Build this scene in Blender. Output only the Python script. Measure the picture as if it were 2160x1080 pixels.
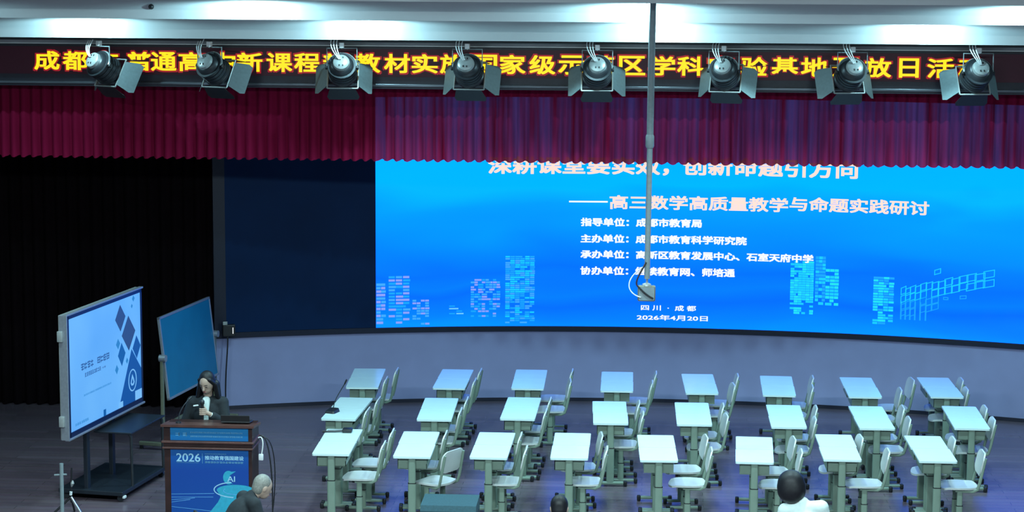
import bpy, bmesh, math, random
from mathutils import Vector, Matrix
random.seed(7)
S = bpy.context.scene
C = S.collection
for o in list(bpy.data.objects):
    bpy.data.objects.remove(o)
PI = math.pi
R = math.radians

# ------------------------------------------------------------------ camera
cam_d = bpy.data.cameras.new('camera')
cam = bpy.data.objects.new('camera', cam_d)
C.objects.link(cam)
cam_d.sensor_width = 36.0
cam_d.lens = 4450.0 / 2160.0 * 36.0
cam_d.clip_end = 200
cr = Vector((0.9979744, -0.00880173, -0.06300503))      # camera axes before roll: right components on X, Y, Z
cu = Vector((0.06361686, 0.13807509, 0.98837653))
# columns: world X, Y, Z expressed in (right, down->up, forward) of the lens
Xc, Yc, Zc = Vector((0.9979744, -0.00880173, -0.06300503)), Vector((0.06361686, 0.13807509, 0.98837653)), Vector((0.0, 0.99038265, -0.13835534))
right = Vector((Xc.x, Yc.x, Zc.x))
up = Vector((Xc.y, Yc.y, Zc.y))
fwd = Vector((Xc.z, Yc.z, Zc.z))
roll = R(0.33)
r2 = right * math.cos(roll) + up * math.sin(roll)
u2 = up * math.cos(roll) - right * math.sin(roll)
m = Matrix((r2, u2, -fwd)).transposed().to_4x4()
m.translation = Vector((0, 0, 6.09))
cam.matrix_world = m
S.camera = cam

# ------------------------------------------------------------------ world, exposure
w = bpy.data.worlds.new('world')
S.world = w
w.use_nodes = True
w.node_tree.nodes['Background'].inputs[0].default_value = (0.55, 0.8, 1.0, 1)
w.node_tree.nodes['Background'].inputs[1].default_value = 0.015
S.view_settings.view_transform = 'Standard'
S.view_settings.look = 'None'
S.view_settings.exposure = 0.0
S.view_settings.gamma = 1.0
S.view_settings.use_curve_mapping = False

# ------------------------------------------------------------------ room downlights and added fill lamps
LC = (0.62, 0.95, 1.0)


def spot(name, loc, power, size=165, blend=1.0, rad=0.07, col=LC):
    l = bpy.data.lights.new(name, 'SPOT')
    l.energy = power
    l.color = col
    l.spot_size = R(size)
    l.spot_blend = blend
    l.shadow_soft_size = rad
    o = bpy.data.objects.new(name, l)
    C.objects.link(o)
    o.location = loc
    return o


for x in (-9.7, -6.5, -3.28, 0.1, 3.12, 6.4):
    spot('downlight_lamp', (x, 23.93, 5.43), 66, 178, 0.08, 0.02, (0.48, 0.9, 1.0))
for x in (-8.3, -4.22, -0.12, 3.98):
    spot('downlight_lamp', (x, 22.10, 5.67), 78, 178, 0.08, 0.02, (0.48, 0.9, 1.0))
for x in (-2.9, -0.8, 1.3, 3.4, 5.5):
    spot('desk_fill', (x, 23.55, 5.43), 330, 114, 0.3, 0.06, (0.52, 0.93, 1.0))  # added unseen spots that brighten the middle and back desks
for x in (-5.6, -2.4, 0.8, 4.0):
    spot('front_row_fill', (x, 19.9, 6.58), 1000, 100, 0.5, 0.12)  # added unseen spots to lift the front desk rows
for x in (-5.5, -1.0, 3.5):
    l = bpy.data.lights.new('house_fill', 'AREA')  # added unseen fill for surfaces facing the camera
    l.shape = 'RECTANGLE'
    l.size, l.size_y = 2.4, 0.6
    l.energy = 800
    l.color = (0.72, 0.97, 1.0)
    o = bpy.data.objects.new('house_fill', l)
    C.objects.link(o)
    o.location = (x, 12.0, 6.45)

# ------------------------------------------------------------------ helpers


def lin(c):
    c = c / 255.0
    return c / 12.92 if c <= 0.04045 else ((c + 0.055) / 1.055) ** 2.4


def srgb(r, g, b):
    return (lin(r), lin(g), lin(b))


def mat(name, rgb, rough=0.5, metal=0.0, var=0.08, scale=30.0, spec=0.5, coat=0.0, bump=0.0):
    M = bpy.data.materials.new(name)
    M.use_nodes = True
    nt = M.node_tree
    b = nt.nodes['Principled BSDF']
    b.inputs['Roughness'].default_value = rough
    b.inputs['Metallic'].default_value = metal
    b.inputs['Specular IOR Level'].default_value = spec
    b.inputs['Coat Weight'].default_value = coat
    tc = nt.nodes.new('ShaderNodeTexCoord')
    n = nt.nodes.new('ShaderNodeTexNoise')
    n.inputs['Scale'].default_value = scale
    n.inputs['Detail'].default_value = 3
    nt.links.new(tc.outputs['Object'], n.inputs['Vector'])
    cr_ = nt.nodes.new('ShaderNodeValToRGB')
    cr_.color_ramp.elements[0].position = 0.3
    cr_.color_ramp.elements[1].position = 0.7
    cr_.color_ramp.elements[0].color = tuple(c * (1 - var) for c in rgb) + (1,)
    cr_.color_ramp.elements[1].color = tuple(min(1, c * (1 + var)) for c in rgb) + (1,)
    nt.links.new(n.outputs['Fac'], cr_.inputs['Fac'])
    nt.links.new(cr_.outputs['Color'], b.inputs['Base Color'])
    if bump:
        bp = nt.nodes.new('ShaderNodeBump')
        bp.inputs['Strength'].default_value = bump
        nt.links.new(n.outputs['Fac'], bp.inputs['Height'])
        nt.links.new(bp.outputs['Normal'], b.inputs['Normal'])
    return M


def emit(name, rgb, strength=1.0):
    M = bpy.data.materials.new(name)
    M.use_nodes = True
    nt = M.node_tree
    b = nt.nodes['Principled BSDF']
    b.inputs['Base Color'].default_value = (0.01, 0.01, 0.012, 1)
    b.inputs['Roughness'].default_value = 0.4
    b.inputs['Emission Color'].default_value = tuple(rgb) + (1,)
    b.inputs['Emission Strength'].default_value = strength
    return M


def finish(name, bm, material, parent=None, smooth=False, loc=None):
    bmesh.ops.recalc_face_normals(bm, faces=bm.faces)
    me = bpy.data.meshes.new(name)
    bm.to_mesh(me)
    bm.free()
    if smooth:
        for p in me.polygons:
            p.use_smooth = True
        if smooth != 'all':
            try:
                me.set_sharp_from_angle(angle=R(40))
            except Exception:
                pass
    o = bpy.data.objects.new(name, me)
    C.objects.link(o)
    if material:
        for mm in (material if isinstance(material, (list, tuple)) else [material]):
            me.materials.append(mm)
    if parent:
        o.parent = parent
    if loc:
        o.location = loc
    return o


def tag(o, label, cat, group=None, kind=None):
    o['label'] = label
    o['category'] = cat
    if group:
        o['group'] = group
    if kind:
        o['kind'] = kind
    return o


def thing(name, label, cat, loc=(0, 0, 0), rotz=0.0, group=None):
    o = bpy.data.objects.new(name, None)
    C.objects.link(o)
    o.empty_display_size = 0.1
    o.location = loc
    o.rotation_euler = (0, 0, rotz)
    return tag(o, label, cat, group)


def struct(o):
    o['kind'] = 'structure'
    return o


def dup(root, loc, rotz, label, group):
    r = root.copy()
    C.objects.link(r)
    r.location = loc
    r.rotation_euler = (0, 0, rotz)
    r['label'] = label
    r['group'] = group
    for ch in list(root.children):
        c = ch.copy()
        C.objects.link(c)
        c.parent = r
        for g in list(ch.children):
            d = g.copy()
            C.objects.link(d)
            d.parent = c
    return r


def box(bm, c, s, bev=0.0, rot=None, seg=2):
    res = bmesh.ops.create_cube(bm, size=1.0)
    vs = res['verts']
    bmesh.ops.scale(bm, vec=s, verts=vs)
    if bev:
        es = list({e for v in vs for e in v.link_edges})
        rb = bmesh.ops.bevel(bm, geom=es, offset=bev, segments=seg, affect='EDGES', profile=0.5)
        vs = list({v for f in rb['faces'] for v in f.verts} | {v for v in vs if v.is_valid})
    if rot:
        bmesh.ops.transform(bm, matrix=rot, verts=vs)
    bmesh.ops.translate(bm, vec=c, verts=vs)
    return vs


def B(c, s, bev=0.0, rot=None):
    bm = bmesh.new()
    box(bm, c, s, bev, rot)
    return bm


def tube(bm, pts, r, n=10, flat=1.0, closed=False):
    pts = [Vector(p) for p in pts]
    k = len(pts)
    rs = r if isinstance(r, (list, tuple)) else [r] * k
    rings = []
    ref = None
    for i, p in enumerate(pts):
        a = pts[i - 1] if (i > 0 or closed) else pts[i]
        b = pts[(i + 1) % k] if (i < k - 1 or closed) else pts[i]
        t = (b - a).normalized()
        if ref is None:
            ref = Vector((0, 0, 1)) if abs(t.z) < 0.9 else Vector((0, 1, 0))
        s = t.cross(ref)
        if s.length < 1e-5:
            s = t.cross(Vector((1, 0, 0)))
        s.normalize()
        u = s.cross(t).normalized()
        ref = u
        rings.append([bm.verts.new(p + (s * math.cos(q * 2 * PI / n) * flat + u * math.sin(q * 2 * PI / n)) * rs[i]) for q in range(n)])
    for i in range(k if closed else k - 1):
        A, D = rings[i], rings[(i + 1) % k]
        for q in range(n):
            bm.faces.new((A[q], A[(q + 1) % n], D[(q + 1) % n], D[q]))
    if not closed:
        bm.faces.new(rings[0][::-1])
        bm.faces.new(rings[-1])
    return bm


def T(pts, r, n=10, flat=1.0):
    return tube(bmesh.new(), pts, r, n, flat)


def bez(p0, p1, p2, p3, n=14):
    p0, p1, p2, p3 = map(Vector, (p0, p1, p2, p3))
    out = []
    for i in range(n + 1):
        t = i / n
        out.append(p0 * (1 - t) ** 3 + p1 * 3 * t * (1 - t) ** 2 + p2 * 3 * t * t * (1 - t) + p3 * t ** 3)
    return out


def lathe(bm, prof, M=None, n=24):
    rings = []
    for (t, r) in prof:
        rings.append([bm.verts.new(Vector((r * math.cos(q * 2 * PI / n), t, r * math.sin(q * 2 * PI / n)))) for q in range(n)])
    for A, D in zip(rings, rings[1:]):
        for q in range(n):
            bm.faces.new((A[q], A[(q + 1) % n], D[(q + 1) % n], D[q]))
    bm.faces.new(rings[0][::-1])
    bm.faces.new(rings[-1])
    if M:
        bmesh.ops.transform(bm, matrix=M, verts=[v for ring in rings for v in ring])
    return bm


def prism(bm, poly, f0, f1):
    """poly: 2-D points; f0 / f1 map a 2-D point to its place on the two caps"""
    a = [bm.verts.new(f0(*p)) for p in poly]
    b = [bm.verts.new(f1(*p)) for p in poly]
    n = len(poly)
    bm.faces.new(a[::-1])
    bm.faces.new(b)
    for i in range(n):
        bm.faces.new((a[i], a[(i + 1) % n], b[(i + 1) % n], b[i]))
    return bm


def rrect(w, h, r, n=5):
    out = []
    for cx, cy, a0 in ((w / 2 - r, h / 2 - r, 0), (-w / 2 + r, h / 2 - r, 90), (-w / 2 + r, -h / 2 + r, 180), (w / 2 - r, -h / 2 + r, 270)):
        for i in range(n + 1):
            a = R(a0 + 90 * i / n)
            out.append((cx + r * math.cos(a), cy + r * math.sin(a)))
    return out


_gc = {}


def glyphs(s, off):
    if (s, off) in _gc:
        return _gc[(s, off)]
    cu_ = bpy.data.curves.new('t', 'FONT')
    cu_.body = s
    cu_.size = 1.0
    cu_.resolution_u = 3
    cu_.offset = off
    o = bpy.data.objects.new('t', cu_)
    C.objects.link(o)
    dg = bpy.context.evaluated_depsgraph_get()
    me = bpy.data.meshes.new_from_object(o.evaluated_get(dg))
    vs = [(v.co.x, v.co.y) for v in me.vertices]
    fs = [tuple(p.vertices) for p in me.polygons]
    bpy.data.objects.remove(o)
    bpy.data.curves.remove(cu_)
    bpy.data.meshes.remove(me)
    x0, x1 = min(v[0] for v in vs), max(v[0] for v in vs)
    y0, y1 = min(v[1] for v in vs), max(v[1] for v in vs)
    vs = [((x - x0) / (x1 - x0), (y - y0) / (y1 - y0)) for x, y in vs]
    _gc[(s, off)] = (vs, fs)
    return vs, fs


def add_text(bm, s, u0, u1, v0, v1, f, off=0.02, shear=0.0):
    vs, fs = glyphs(s, 0.006)
    e = off
    for k, (a, c) in enumerate(((0, 0), (-e, -e * .7), (e, -e * .7), (-e, e * .7), (e, e * .7))):
        dz = Vector((0, 0.00006 * k, 0))
        _text_copy(bm, vs, fs, u0 + a * (v1 - v0), u1 + a * (v1 - v0), v0 + c * (v1 - v0), v1 + c * (v1 - v0), lambda u, v: f(u, v) + dz, shear)


def _text_copy(bm, vs, fs, u0, u1, v0, v1, f, shear=0.0):
    bv = [bm.verts.new(f(u0 + x * (u1 - u0) + shear * y * (v1 - v0), v0 + y * (v1 - v0))) for x, y in vs]
    for q in fs:
        try:
            bm.faces.new([bv[i] for i in q])
        except ValueError:
            pass


def fin_flat(name, bm, material, parent, facing):
    """flat artwork: make every face look along FACING"""
    me = bpy.data.meshes.new(name)
    bm.normal_update()
    for fc in bm.faces:
        if fc.normal.dot(facing) < 0:
            fc.normal_flip()
    bm.to_mesh(me)
    bm.free()
    o = bpy.data.objects.new(name, me)
    C.objects.link(o)
    for mm in (material if isinstance(material, (list, tuple)) else [material]):
        me.materials.append(mm)
    o.parent = parent
    return o


def blurred_line(bm, n, u0, u1, v0, v1, f, rnd, fill=0.86):
    """a row of small glyph-like marks, too small in the photo to read"""
    cw = (u1 - u0) / n
    h = v1 - v0
    for i in range(n):
        a = u0 + i * cw
        def q(x0, y0, x1, y1):
            p = [(a + cw * fill * x0, v0 + h * y0), (a + cw * fill * x1, v0 + h * y0), (a + cw * fill * x1, v0 + h * y1), (a + cw * fill * x0, v0 + h * y1)]
            bm.faces.new([bm.verts.new(f(*t)) for t in p])
        k = rnd.choice((2, 3, 3))
        for j in range(k):
            y = (j + 0.35) / k
            q(rnd.choice((0, 0, .12)), y - 0.02, rnd.choice((1, 1, .9)), y + 0.16)
        x = rnd.choice((0.1, 0.42, 0.75))
        q(x, 0, x + 0.16, 1)
        if rnd.random() < 0.6:
            x = rnd.choice((0.02, 0.8))
            q(x, 0.1, x + 0.15, 0.9)


# ------------------------------------------------------------------ materials
M_floor = bpy.data.materials.new('floor_boards')
M_floor.use_nodes = True
nt = M_floor.node_tree
b = nt.nodes['Principled BSDF']
tc = nt.nodes.new('ShaderNodeTexCoord')
bk = nt.nodes.new('ShaderNodeTexBrick')
bk.inputs['Scale'].default_value = 1.0
bk.inputs['Brick Width'].default_value = 1.4
bk.inputs['Row Height'].default_value = 0.14
bk.inputs['Mortar Size'].default_value = 0.003
bk.inputs['Color1'].default_value = (0.125, 0.092, 0.118, 1)
bk.inputs['Color2'].default_value = (0.16, 0.118, 0.148, 1)
bk.inputs['Mortar'].default_value = (0.06, 0.047, 0.055, 1)
nt.links.new(tc.outputs['Object'], bk.inputs['Vector'])
nz = nt.nodes.new('ShaderNodeTexNoise')
nz.inputs['Scale'].default_value = 2.5
nz.inputs['Detail'].default_value = 6
mp = nt.nodes.new('ShaderNodeMapping')
mp.inputs['Scale'].default_value = (1, 9, 1)
nt.links.new(tc.outputs['Object'], mp.inputs['Vector'])
nt.links.new(mp.outputs['Vector'], nz.inputs['Vector'])
mx = nt.nodes.new('ShaderNodeMixRGB')
mx.blend_type = 'MULTIPLY'
mx.inputs[0].default_value = 0.35
nt.links.new(bk.outputs['Color'], mx.inputs[1])
nt.links.new(nz.outputs['Color'], mx.inputs[2])
nt.links.new(mx.outputs[0], b.inputs['Base Color'])
b.inputs['Roughness'].default_value = 0.27

M_fascia = mat('painted_fascia', (0.62, 0.66, 0.68), 0.5, var=0.03, scale=2)
M_ceil = mat('ceiling_paint', (0.6, 0.62, 0.64), 0.8, var=0.03, scale=2)
M_room = mat('dark_wall_paint', (0.06, 0.06, 0.075), 0.8, var=0.1, scale=3)
M_apron = mat('blue_cast_wall_paint', (0.27, 0.30, 0.52), 0.55, var=0.04, scale=3)  # lavender-blue light of the video wall put into the base colour
M_black = mat('black_plastic', (0.012, 0.013, 0.016), 0.45)
M_dark = mat('dark_metal', (0.03, 0.035, 0.042), 0.4, 0.3)
M_rail = mat('black_rail_paint', (0.02, 0.025, 0.03), 0.5)
M_trim = mat('brushed_trim', (0.7, 0.74, 0.75), 0.35, 0.1, scale=4)
M_base = mat('dark_baseboard', (0.012, 0.014, 0.03), 0.4)
M_slot = mat('dark_recess', (0.02, 0.025, 0.03), 0.8)
M_ledframe = mat('led_frame_paint', (0.008, 0.012, 0.03), 0.35)
M_ledoff = mat('led_panel_off', (0.003, 0.021, 0.075), 0.5, var=0.12, scale=1.2, spec=0.1)
M_side = mat('side_curtain_velvet', (0.004, 0.0018, 0.0028), 0.95, var=0.2, scale=6, spec=0.1)
M_top = mat('mint_laminate', (0.64, 0.80, 0.80), 0.2, var=0.02, scale=8, spec=0.8)
M_frame = mat('sage_painted_steel', (0.185, 0.255, 0.205), 0.42, var=0.05, scale=12)
M_cap = mat('black_foot_caps', (0.008, 0.009, 0.012), 0.5)
M_seat = mat('ivory_chair_plastic', (0.50, 0.53, 0.52), 0.32, var=0.03, scale=10)
M_wood = mat('dark_cherry_wood', (0.030, 0.011, 0.010), 0.4, var=0.25, scale=9)
M_wood2 = mat('cherry_ledge_wood', (0.085, 0.036, 0.030), 0.35, var=0.2, scale=9)
M_skin = mat('skin', (0.40, 0.29, 0.23), 0.55, var=0.05, scale=20)
M_hair = mat('black_hair', (0.005, 0.005, 0.008), 0.5, spec=0.35, var=0.3, scale=60, bump=0.3)
M_greyhair = mat('grey_hair', (0.20, 0.20, 0.18), 0.6, var=0.25, scale=60, bump=0.3)
M_suit = mat('dark_suit_cloth', (0.008, 0.013, 0.018), 0.85, var=0.2, scale=40)
M_white = mat('white_cloth', (0.62, 0.74, 0.72), 0.8, var=0.05, scale=25)
M_lip = mat('lips', (0.30, 0.10, 0.10), 0.5)
M_silver = mat('silver_plastic', (0.34, 0.37, 0.37), 0.35, 0.2)
M_grey = mat('grey_paint', (0.20, 0.25, 0.27), 0.45)
M_door = mat('grey_barn_door_paint', (0.13, 0.18, 0.195), 0.5)
M_cable_w = mat('white_cable', (0.75, 0.8, 0.82), 0.5)
M_chrome = mat('chrome', (0.8, 0.82, 0.82), 0.18, 0.9)
M_board = mat('green_chalkboard', (0.003, 0.16, 0.29), 0.5, var=0.08, scale=3)
M_alu = mat('aluminium_frame', (0.32, 0.35, 0.40), 0.35, 0.5)
M_post = mat('khaki_steel_post', (0.13, 0.14, 0.10), 0.45)
M_teal = mat('dark_teal_carpet', (0.018, 0.062, 0.082), 0.8, var=0.15, scale=50)
M_ban = mat('sign_panel', (0.075, 0.006, 0.024), 0.45, var=0.1, scale=2)  # faint red glow around the letters put into the face colour
M_banh = mat('sign_housing', (0.03, 0.033, 0.05), 0.4)
M_lipm = mat('dull_metal_lip', (0.16, 0.18, 0.21), 0.3, 0.7, var=0.5, scale=0.9)
E_yellow = emit('yellow_leds', (1.0, 0.78, 0.01), 1.1)
E_red = emit('red_letter_glow', (0.42, 0.012, 0.02), 0.8)  # red bleed of the yellow letters, as an emissive material
E_white = emit('white_leds', (0.92, 0.97, 1.0), 1.05)
E_peach = emit('peach_leds', (1.0, 0.74, 0.64), 1.05)

# valance velvet: reflects red, lets some light of the wall behind through
M_val = bpy.data.materials.new('red_velvet')
M_val.use_nodes = True
nt = M_val.node_tree
nt.nodes.remove(nt.nodes['Principled BSDF'])
df = nt.nodes.new('ShaderNodeBsdfDiffuse')
df.inputs[0].default_value = (0.22, 0.008, 0.042, 1)
tr = nt.nodes.new('ShaderNodeBsdfTransparent')     # the loose weave lets the lit wall show through
tr.inputs[0].default_value = (1, 1, 1, 1)
tc = nt.nodes.new('ShaderNodeTexCoord')
mp = nt.nodes.new('ShaderNodeMapping')
mp.inputs['Scale'].default_value = (14, 1, 0.4)
nz = nt.nodes.new('ShaderNodeTexNoise')
nz.inputs['Scale'].default_value = 1.0
nz.inputs['Detail'].default_value = 4
nt.links.new(tc.outputs['Object'], mp.inputs['Vector'])
nt.links.new(mp.outputs['Vector'], nz.inputs['Vector'])
mr = nt.nodes.new('ShaderNodeMapRange')
mr.inputs['From Min'].default_value = 0.3
mr.inputs['From Max'].default_value = 0.7
mr.inputs['To Min'].default_value = 0.0
mr.inputs['To Max'].default_value = 0.045
nt.links.new(nz.outputs['Fac'], mr.inputs['Value'])
ms = nt.nodes.new('ShaderNodeMixShader')
nt.links.new(mr.outputs[0], ms.inputs[0])
nt.links.new(df.outputs[0], ms.inputs[1])
nt.links.new(tr.outputs[0], ms.inputs[2])
nt.links.new(ms.outputs[0], nt.nodes['Material Output'].inputs[0])

# ------------------------------------------------------------------ the setting
XL, XR = -9.8, 8.2


def slab(name, x0, x1, y0, y1, z0, z1, m_):
    return struct(finish(name, B(((x0 + x1) / 2, (y0 + y1) / 2, (z0 + z1) / 2), (x1 - x0, y1 - y0, z1 - z0)), m_))


slab('floor', XL, XR, -2, 29.6, -0.1, 0.0, M_floor)
slab('wall_left', XL - 0.15, XL, -2, 29.6, 0, 6.8, M_room)
slab('wall_right', XR, XR + 0.15, -2, 29.6, 0, 6.8, M_room)
slab('wall_back', XL, XR, 29.45, 29.6, 0, 6.8, M_room)
slab('wall_rear', XL, XR, -2.15, -2, 0, 6.8, M_room)
slab('ceiling', XL, XR, -2, 20.9, 6.6, 6.75, M_ceil)
slab('trim_1', XL, XR, 20.9, 21.0, 5.69, 6.75, M_fascia)
slab('trim_2', XL, XR, 21.0, 22.6, 5.69, 5.75, M_ceil)
slab('trim_3', XL, XR, 22.5, 22.6, 5.455, 5.69, M_fascia)
slab('trim_4', XL, XR, 22.6, 24.4, 5.455, 5.50, M_ceil)
slab('trim_5', XL, XR, 24.3, 24.4, 5.18, 5.455, M_fascia)
slab('trim_6', XL, XR, 24.4, 24.62, 5.18, 5.22, M_slot)
slab('trim_7', XL, XR, 25.02, 25.10, 5.130, 5.5, M_slot)
slab('trim_8', XL, XR, 24.985, 25.10, 5.080, 5.126, M_trim)
slab('trim_9', XL, XR, 24.4, 29.6, 5.5, 5.6, M_slot)

# curved wall below the screen
AX, AY, AR = -0.057, 13.016, 15.967


def arc(u, z, d=0.0):
    a = u / AR
    return Vector((AX + (AR - d) * math.sin(a), AY + (AR - d) * math.cos(a), z))


def arc_slab(u0, u1, z0, z1, d_front, d_back, n=64):
    bm = bmesh.new()
    rows = []
    for i in range(n + 1):
        u = u0 + (u1 - u0) * i / n
        rows.append([bm.verts.new(arc(u, z, d)) for z, d in ((z0, d_front), (z1, d_front), (z1, d_back), (z0, d_back))])
    for A, D in zip(rows, rows[1:]):
        for q in range(4):
            bm.faces.new((A[q], A[(q + 1) % 4], D[(q + 1) % 4], D[q]))
    bm.faces.new(rows[0])
    bm.faces.new(rows[-1][::-1])
    return bm


ul, ur = -5.90, 8.2
struct(finish('wall_front', arc_slab(ul, ur, 0, 1.0, 0.0, -0.12), M_apron, smooth=True))
struct(finish('baseboard_front', arc_slab(ul, ur, 0, 0.05, 0.012, 0.0), M_base, smooth=True))

# ------------------------------------------------------------------ LED video wall
led = thing('video_wall', 'huge curved blue video wall showing a conference slide, its left end switched off', 'screen', tuple(arc(0, 0)))
L0 = arc(0, 0)


def la(u, z, d=0.03):
    return arc(u, z, d) - L0


def larc(u0, u1, z0, z1, df_, db_, n=64):
    bm = arc_slab(u0, u1, z0, z1, df_, db_, n)
    bmesh.ops.translate(bm, vec=-L0, verts=bm.verts)
    return bm


ZT = 4.25
o = finish('off_panel', larc(-5.74, -3.677, 1.07, ZT, 0.03, -0.05, 24), M_ledoff, led, smooth=True)
o['label'] = 'dark switched-off section of the video wall'
finish('frame', larc(-5.90, ur, 0.997, 1.068, 0.045, -0.06), M_ledframe, led, smooth=True)
finish('end_strip', larc(-5.90, -5.74, 1.068, ZT, 0.035, -0.05, 4), M_ledframe, led, smooth=True)

# lit section: slide background as light-emitting diodes
M_led = bpy.data.materials.new('lit_diodes')
M_led.use_nodes = True
nt = M_led.node_tree
b = nt.nodes['Principled BSDF']
b.inputs['Base Color'].default_value = (0.004, 0.005, 0.008, 1)
b.inputs['Roughness'].default_value = 0.8
b.inputs['Specular IOR Level'].default_value = 0.15
uvn = nt.nodes.new('ShaderNodeUVMap')
uvn.uv_map = 'metres'
sx = nt.nodes.new('ShaderNodeSeparateXYZ')
nt.links.new(uvn.outputs[0], sx.inputs[0])
nzm = nt.nodes.new('ShaderNodeMapping')
nzm.inputs['Scale'].default_value = (0.35, 1.5, 1)
nt.links.new(uvn.outputs[0], nzm.inputs[0])
nz = nt.nodes.new('ShaderNodeTexNoise')
nz.inputs['Scale'].default_value = 0.9
nz.inputs['Detail'].default_value = 1.5
nz.inputs['Distortion'].default_value = 0.8
nt.links.new(nzm.outputs[0], nz.inputs['Vector'])
ad = nt.nodes.new('ShaderNodeMath')
ad.operation = 'MULTIPLY_ADD'
ad.inputs[1].default_value = 0.9
nt.links.new(nz.outputs['Fac'], ad.inputs[0])
nt.links.new(sx.outputs['Y'], ad.inputs[2])
rp = nt.nodes.new('ShaderNodeValToRGB')
mr = nt.nodes.new('ShaderNodeMapRange')
mr.inputs['From Min'].default_value = 1.45
mr.inputs['From Max'].default_value = 4.2
nt.links.new(ad.outputs[0], mr.inputs['Value'])
nt.links.new(mr.outputs[0], rp.inputs['Fac'])
els = rp.color_ramp.elements
els[0].position = 0.0
BL = 2.2    # the diodes' blue is far brighter than the camera could record


def ledc(c):
    r, g, b_ = srgb(*c)
    return (r, g, b_ * BL, 1)


els[0].color = ledc((0, 150, 255))
els[1].position = 1.0
els[1].color = ledc((0, 180, 255))
for pos, c in ((0.06, (0, 132, 255)), (0.15, (0, 112, 252)), (0.22, (0, 128, 255)), (0.30, (0, 116, 252)), (0.45, (0, 142, 255)), (0.62, (0, 160, 255)), (0.75, (0, 186, 255))):
    e = els.new(pos)
    e.color = ledc(c)
nt.links.new(rp.outputs[0], b.inputs['Emission Color'])
b.inputs['Emission Strength'].default_value = 1.0

bm = bmesh.new()
uvl = bm.loops.layers.uv.new('metres')
nu, nv = 96, 8
grid = [[(bm.verts.new(la(-3.677 + (ur + 3.677) * i / nu, 1.068 + (ZT - 1.068) * j / nv, 0.03)), -3.677 + (ur + 3.677) * i / nu, 1.068 + (ZT - 1.068) * j / nv) for j in range(nv + 1)] for i in range(nu + 1)]
for i in range(nu):
    for j in range(nv):
        q = [grid[i][j], grid[i + 1][j], grid[i + 1][j + 1], grid[i][j + 1]]
        fc = bm.faces.new([t[0] for t in q])
        for lp, t in zip(fc.loops, q):
            lp[uvl].uv = (t[1], t[2])
fin_flat('lit_panel', bm, M_led, led, Vector((0, -1, 0)))
finish('cabinet_back', larc(-3.677, ur, 1.068, ZT, 0.02, -0.05), M_ledframe, led, smooth=True)


def led_text(name, items, m_, d=0.036, off=0.02):
    bm = bmesh.new()
    for s, u0, u1, v0, v1 in items:
        add_text(bm, s, u0, u1, v0, v1, lambda u, v: la(u, v, d), off)
    return fin_flat(name, bm, m_, led, Vector((0, -1, 0)))


led_text('title_lettering', [('深耕课堂要实效，', -2.12, 0.36, 3.19, 3.43), ('创新命题引方向', 0.56, 2.93, 3.20, 3.44)], E_peach, 0.036, 0.032)
led_text('subtitle_lettering', [('高三数学高质量教学', -0.44, 2.00, 2.715, 2.905), ('与命题实践研讨', 2.03, 3.90, 2.735, 2.925)], E_peach, 0.036, 0.030)
bm = bmesh.new()
bm.faces.new([bm.verts.new(la(u, v, 0.036)) for u, v in ((-1.005, 2.802), (-0.47, 2.802), (-0.47, 2.824), (-1.005, 2.824))])
fin_flat('dash', bm, E_white, led, Vector((0, -1, 0)))
for v, s, u1 in ((2.528, '指导单位：成都市教育局', 0.826), (2.298, '主办单位：成都市教育科学研究院', 1.447), (2.078, '承办单位：高新区教育发展中心、石室天府中学', 2.363), (1.85, '协办单位：继续教育网、师培通', 1.294)):
    led_text('detail_lettering', [(s, -0.835, u1, v - 0.054, v + 0.058)], E_white, 0.036, 0.046)
led_text('place_lettering', [('四 川  ·  成 都', 0.01, 0.77, 1.305, 1.38)], E_white, 0.036, 0.028)
led_text('date_lettering', [('2026年4月20日', -0.045, 0.935, 1.168, 1.243)], E_white, 0.036, 0.028)

rnd = random.Random(3)
E_b = {k: emit('graphic_' + k, srgb(*c), 1.0) for k, c in dict(cyan=(0, 205, 250), aqua=(20, 225, 240), sky=(60, 170, 255), lilac=(140, 160, 250), mid=(0, 165, 255), pale=(110, 205, 255)).items()}


def quad(bm, u0, u1, v0, v1, d=0.034, mi=0, sl=0.0):
    fc = bm.faces.new([bm.verts.new(la(u, v, d)) for u, v in ((u0, v0), (u1, v0 + sl), (u1, v1 + sl), (u0, v1))])
    fc.material_index = mi


def tower(u0, u1, v0, v1, cols, rows, keys, keep=0.8, gap=0.25, fade=0.5):
    bm = bmesh.new()
    cw, rh = (u1 - u0) / cols, (v1 - v0) / rows
    for i in range(cols):
        for j in range(rows):
            k = keep * (1 - fade * max(0, 1 - j / (rows * 0.45)))
            if rnd.random() < k:
                ln = rnd.choice((1, 1, 1.6))
                quad(bm, u0 + i * cw, min(u1, u0 + (i + ln * (1 - gap * 0.4)) * cw), v0 + j * rh, v0 + (j + 1 - gap) * rh, 0.033 + 0.00015 * (i % 5), rnd.randrange(len(keys)))
    return fin_flat('skyline_graphic', bm, [E_b[k] for k in keys], led, Vector((0, -1, 0)))


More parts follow.
